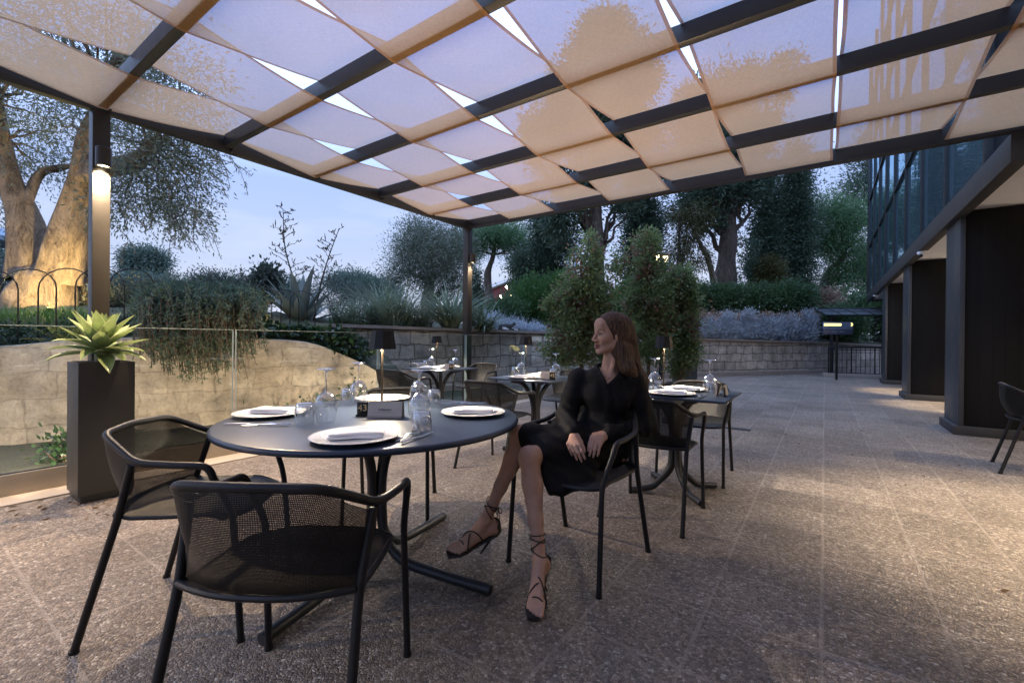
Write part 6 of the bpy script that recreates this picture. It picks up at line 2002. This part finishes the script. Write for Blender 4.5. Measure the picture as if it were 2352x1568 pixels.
# loose strands along the fall of the hair
rr = np.random.default_rng(5)
mb = MB()
for k in range(460):
    a0 = rr.random(); sidew = rr.normal() * .35
    th = math.radians(8 + 60 * rr.random())
    s_ = 1 if rr.random() < .8 else -1
    p0 = hp(s_ * .004, .055 - .12 * a0, .046 + .088 * math.sqrt(max(.05, 1 - ((.055 - .12 * a0 + .02) / .10) ** 2)))
    y_ = .02 - .10 * a0 * rr.random() - .01
    p1 = hp(s_ * .066, y_ * .9 - .01, .075); p2 = hp(s_ * .083, min(.012, y_) - .012, .01); p3 = hp(s_ * .078, min(0, y_) - .03, -.07)
    u = rr.random()
    if s_ > 0:
        p4 = v3(.60 + .07 * u, 2.385 + .05 * u + .01 * rr.normal(), 1.02); p5 = v3(.62 + .075 * u, 2.375 + .045 * u, .96 - .01 * u); p6 = v3(.625 + .095 * u, 2.372 + .04 * u + .008 * rr.normal(), .955 - .10 * u - .03 * rr.random())
    else:
        p4 = v3(.60, 2.54, 1.02); p5 = v3(.62, 2.55, .96); p6 = v3(.63, 2.55, .90)
    pts = [Vector(p) for p in (p0, p1, p2, p3, p4, p5, p6)]
    path = spline(pts, 5)
    Pw = cam2world(np.array([tuple(p) for p in path])) - og
    mb.tube(Pw, np.concatenate([np.full(len(Pw) - 4, .0015), [.0011, .0009, .0006, .0003]]), 4, cap=False)
mb.build('strands', M_hair, hair, angle=180)

# ---- necklace
mb = MB()
pts = spline([(.482, 2.46, .985), (.492, 2.41, .962), (.503, 2.372, .938), (.518, 2.366, .933), (.545, 2.375, .948), (.575, 2.41, .968), (.588, 2.45, .985)], 6)
mb.tube(cam2world(np.array([tuple(p) for p in pts])) - og, .0011, 5)
for q in (v3(.497, 2.368, .937), v3(.512, 2.362, .930)):
    mb.lathe([(0, -.0038), (.0035, -.001), (.0035, .001), (0, .0038)], tuple(cam2world(q[None])[0] - og), 8)
mb.build('necklace', plain('gold_chain', (.7, .5, .3), .25, 1.0, .05), person)

# ---- strappy heeled sandals
M_leather = plain('black_leather', (.014, .010, .009), .45, 0, .2, 30, .1, 200)
def to_p(P): return cam2world(np.array([tuple(p) for p in P])) - og
def sandal(key, knee, heel_tip, wraps, bow):
    ank, heel, ball, toe, b, f, up = FEET[key]
    mb = MB()
    # sole ribbon
    path = [heel - f * .018 + up * -.008, heel + up * -.008, heel * .6 + ball * .4 + up * -.010, heel * .25 + ball * .75 + up * -.006, ball + up * -.002, toe * .5 + ball * .5 - up * .003, toe + f * .016 - up * .002]
    wid = [.020, .029, .026, .032, .043, .043, .024]
    path = spline(path, 6)
    n_ = len(path); wd = np.interp(np.linspace(0, 6, n_), range(7), wid)
    P = np.zeros((n_, 10, 3))
    for i, p in enumerate(path):
        p = np.array(tuple(p))
        for j in range(10):
            a = 2 * math.pi * j / 9
            P[i, j] = p + b * wd[i] * math.copysign(abs(math.cos(a)) ** .6, math.cos(a)) - b * .003 + np.array([0, 0, 1]) * (.0085 * math.sin(a) - .002)
    mb.grid(to_p(P.reshape(-1, 3)).reshape(n_, 10, 3))
    for e in (0, -1): mb.add(to_p(P[e]), [list(range(9))[::(1 if e == 0 else -1)]])
    root_ = mb.build('sandal', M_leather, person, angle=60)
    mb = MB()
    h0 = heel - f * .006 - up * .010
    mb.tube(to_p(spline([h0, h0 * .55 + np.array(heel_tip) * .45, heel_tip], 5)), np.linspace(.011, .0042, 11), 10); mb.build('heel', M_leather, root_)
    mb = MB()
    # heel counter
    cpts = []
    for th in np.linspace(-1.25, 1.25, 13):
        cpts.append(heel + up * .022 + (-f * math.cos(th) + b * math.sin(th)) * .034)
    for dz in np.linspace(-.02, .03, 9): mb.tube(to_p([c_ + up * dz for c_ in cpts]), .0042, 5)
    # toe and instep straps
    def arch(s0, s1, hgt, lift=.0):
        return [s0 * (1 - t_) + s1 * t_ + up * (hgt * math.sin(math.pi * t_) ** .7) for t_ in np.linspace(0, 1, 14)]
    mb.tube(to_p(arch(ball + b * .041 + f * .018, ball - b * .040 + f * .004, .037)), .0033, 6)
    mb.tube(to_p(arch(ball - b * .042 - f * .002, ball * .62 + heel * .38 + b * .034, .058)), .0033, 6)
    mb.tube(to_p(arch(ball + b * .042 + f * .0, ball * .45 + heel * .55 - b * .034, .070)), .0033, 6)
    # ankle wraps
    ax = np.array(knee) - ank; ax /= np.linalg.norm(ax)
    for (s0, tilt, rad_, ph) in wraps:
        e1 = np.cross(ax, b); e1 /= np.linalg.norm(e1); e2 = np.cross(ax, e1)
        pts = []
        for a in np.linspace(0, 2 * math.pi, 25):
            pts.append(ank + ax * (s0 + tilt * math.sin(a + ph)) + rad_ * (math.cos(a) * e1 + math.sin(a) * e2))
        mb.tube(to_p(pts), .0026, 5)
    mb.build('strap', M_leather, root_, angle=180)
    if bow is not None:
        mb = MB()
        bw = np.array(bow)
        for (dx, dz) in ((.012, -.03), (-.010, -.032)):
            mb.tube(to_p(spline([bw, bw + (dx * 1.4, 0, dz * .4), bw + (dx, 0, dz), bw + (dx * .2, 0, dz * .7), bw], 5)), .0022, 5)
        mb.tube(to_p(spline([bw, bw + (.004, -.004, -.05), bw + (.002, 0, -.085)], 5)), .0022, 5); mb.tube(to_p(spline([bw, bw + (-.006, -.004, -.04), bw + (-.008, 0, -.07)], 5)), .0022, 5)
        mb.build('lace_bow', M_leather, root_, angle=180)
sandal('R', J['kneeR'], np.array([.160, 2.045, .004]), [(.035, .022, .033, .5), (.065, .020, .034, 3.4), (.085, .012, .0345, .2), (.108, .004, .036, 1.)], None)
sandal('L', J['kneeL'], np.array([-.150, 2.262, .045]), [(.030, .024, .033, 2.2), (.052, .016, .033, .3), (.075, .022, .0345, 3.1)], (-.060, 2.235, .290))

# ================================================================== CAT on the coping
cp_ = W(1165, 768.2, 11.1); cp_.z += .0
r0_, d0_ = cp_.x * CY + cp_.y * SY, -cp_.x * SY + cp_.y * CY
ct = SDF((-.34, -.16, -.16), (.34, .16, .30), .007)
ct.chain([(-.17, .0, .075), (-.05, 0, .080), (.09, 0, .085)], [.078, .082, .068], .03)
ct.cap((.09, 0, .10), (.165, -.02, .14), .052, .04, .03); ct.ell((.185, -.035, .155), (.052, .048, .044), None, .015); ct.ell((.215, -.065, .142), (.022, .022, .018), None, .012)
for s_ in (-1, 1): ct.cap((.18 + .02 * s_, -.03 + .022 * s_, .185), (.185 + .028 * s_, -.03 + .03 * s_, .222), .017, .004, .006)
for y_ in (-.05, .035): ct.chain([(.08, y_, .04), (.17, y_ - .02, .02), (.25, y_ - .02, .018)], [.034, .022, .02], .012)
ct.chain([(-.17, -.03, .05), (-.12, -.09, .035), (-.05, -.10, .02)], [.055, .035, .022], .02)
ct.chain([(-.22, 0, .06), (-.28, -.04, .03), (-.295, -.075, -.05), (-.285, -.075, -.12)], [.026, .02, .018, .014], .015)
V, F = ct.mesh(); V = relax(V, F, 1)
pt = np.sin(19 * V[:, 0] + 5 * np.sin(23 * V[:, 2])) + np.sin(31 * V[:, 1] + 14 * V[:, 0] + 1)
wh = ((V[:, 0] > .15) & (V[:, 2] < .125)) | ((V[:, 0] < .13) & (V[:, 2] < .075) & (pt > .3) & (V[:, 0] > -.2)) | ((V[:, 0] > .19) & (V[:, 1] < -.06) & (V[:, 2] < .15))
colr = np.where(wh[:, None], np.array([[.55, .55, .56]]), np.array([[.012, .012, .013]]))
t = NT('cat_fur'); at = t.n('ShaderNodeAttribute', attribute_name='Col')
M_cat = t.done(t.princ(at.outputs[0], .8, 0, t.bump(t.noise(120, 3, .6, t.obj()), .5, .01)))
cat_o = arrmesh('cat', V, F, M_cat, None, colr)
cat_o.location = cp_ + Vector((0, 0, .10)); 
tq = (grey_top[25] - grey_top[23]); cat_o.rotation_euler = (0, 0, math.atan2(tq.y, tq.x))
tag(cat_o, 'black and white cat lying on the stone coping of the grey wall', 'cat')
# ------------------------------------------------------------------ render settings
sc.view_settings.view_transform = 'Standard'
sc.view_settings.look = 'None'
sc.view_settings.exposure = 0
sc.view_settings.gamma = 1
sc.render.engine = 'CYCLES'
sc.cycles.use_denoising = True
sc.cycles.max_bounces = 10
sc.cycles.diffuse_bounces = 4
sc.cycles.glossy_bounces = 4
sc.cycles.transmission_bounces = 6
sc.cycles.transparent_max_bounces = 40
sc.cycles.sample_clamp_indirect = 6
sc.cycles.caustics_reflective = False
sc.cycles.caustics_refractive = False
bpy.context.view_layer.update()
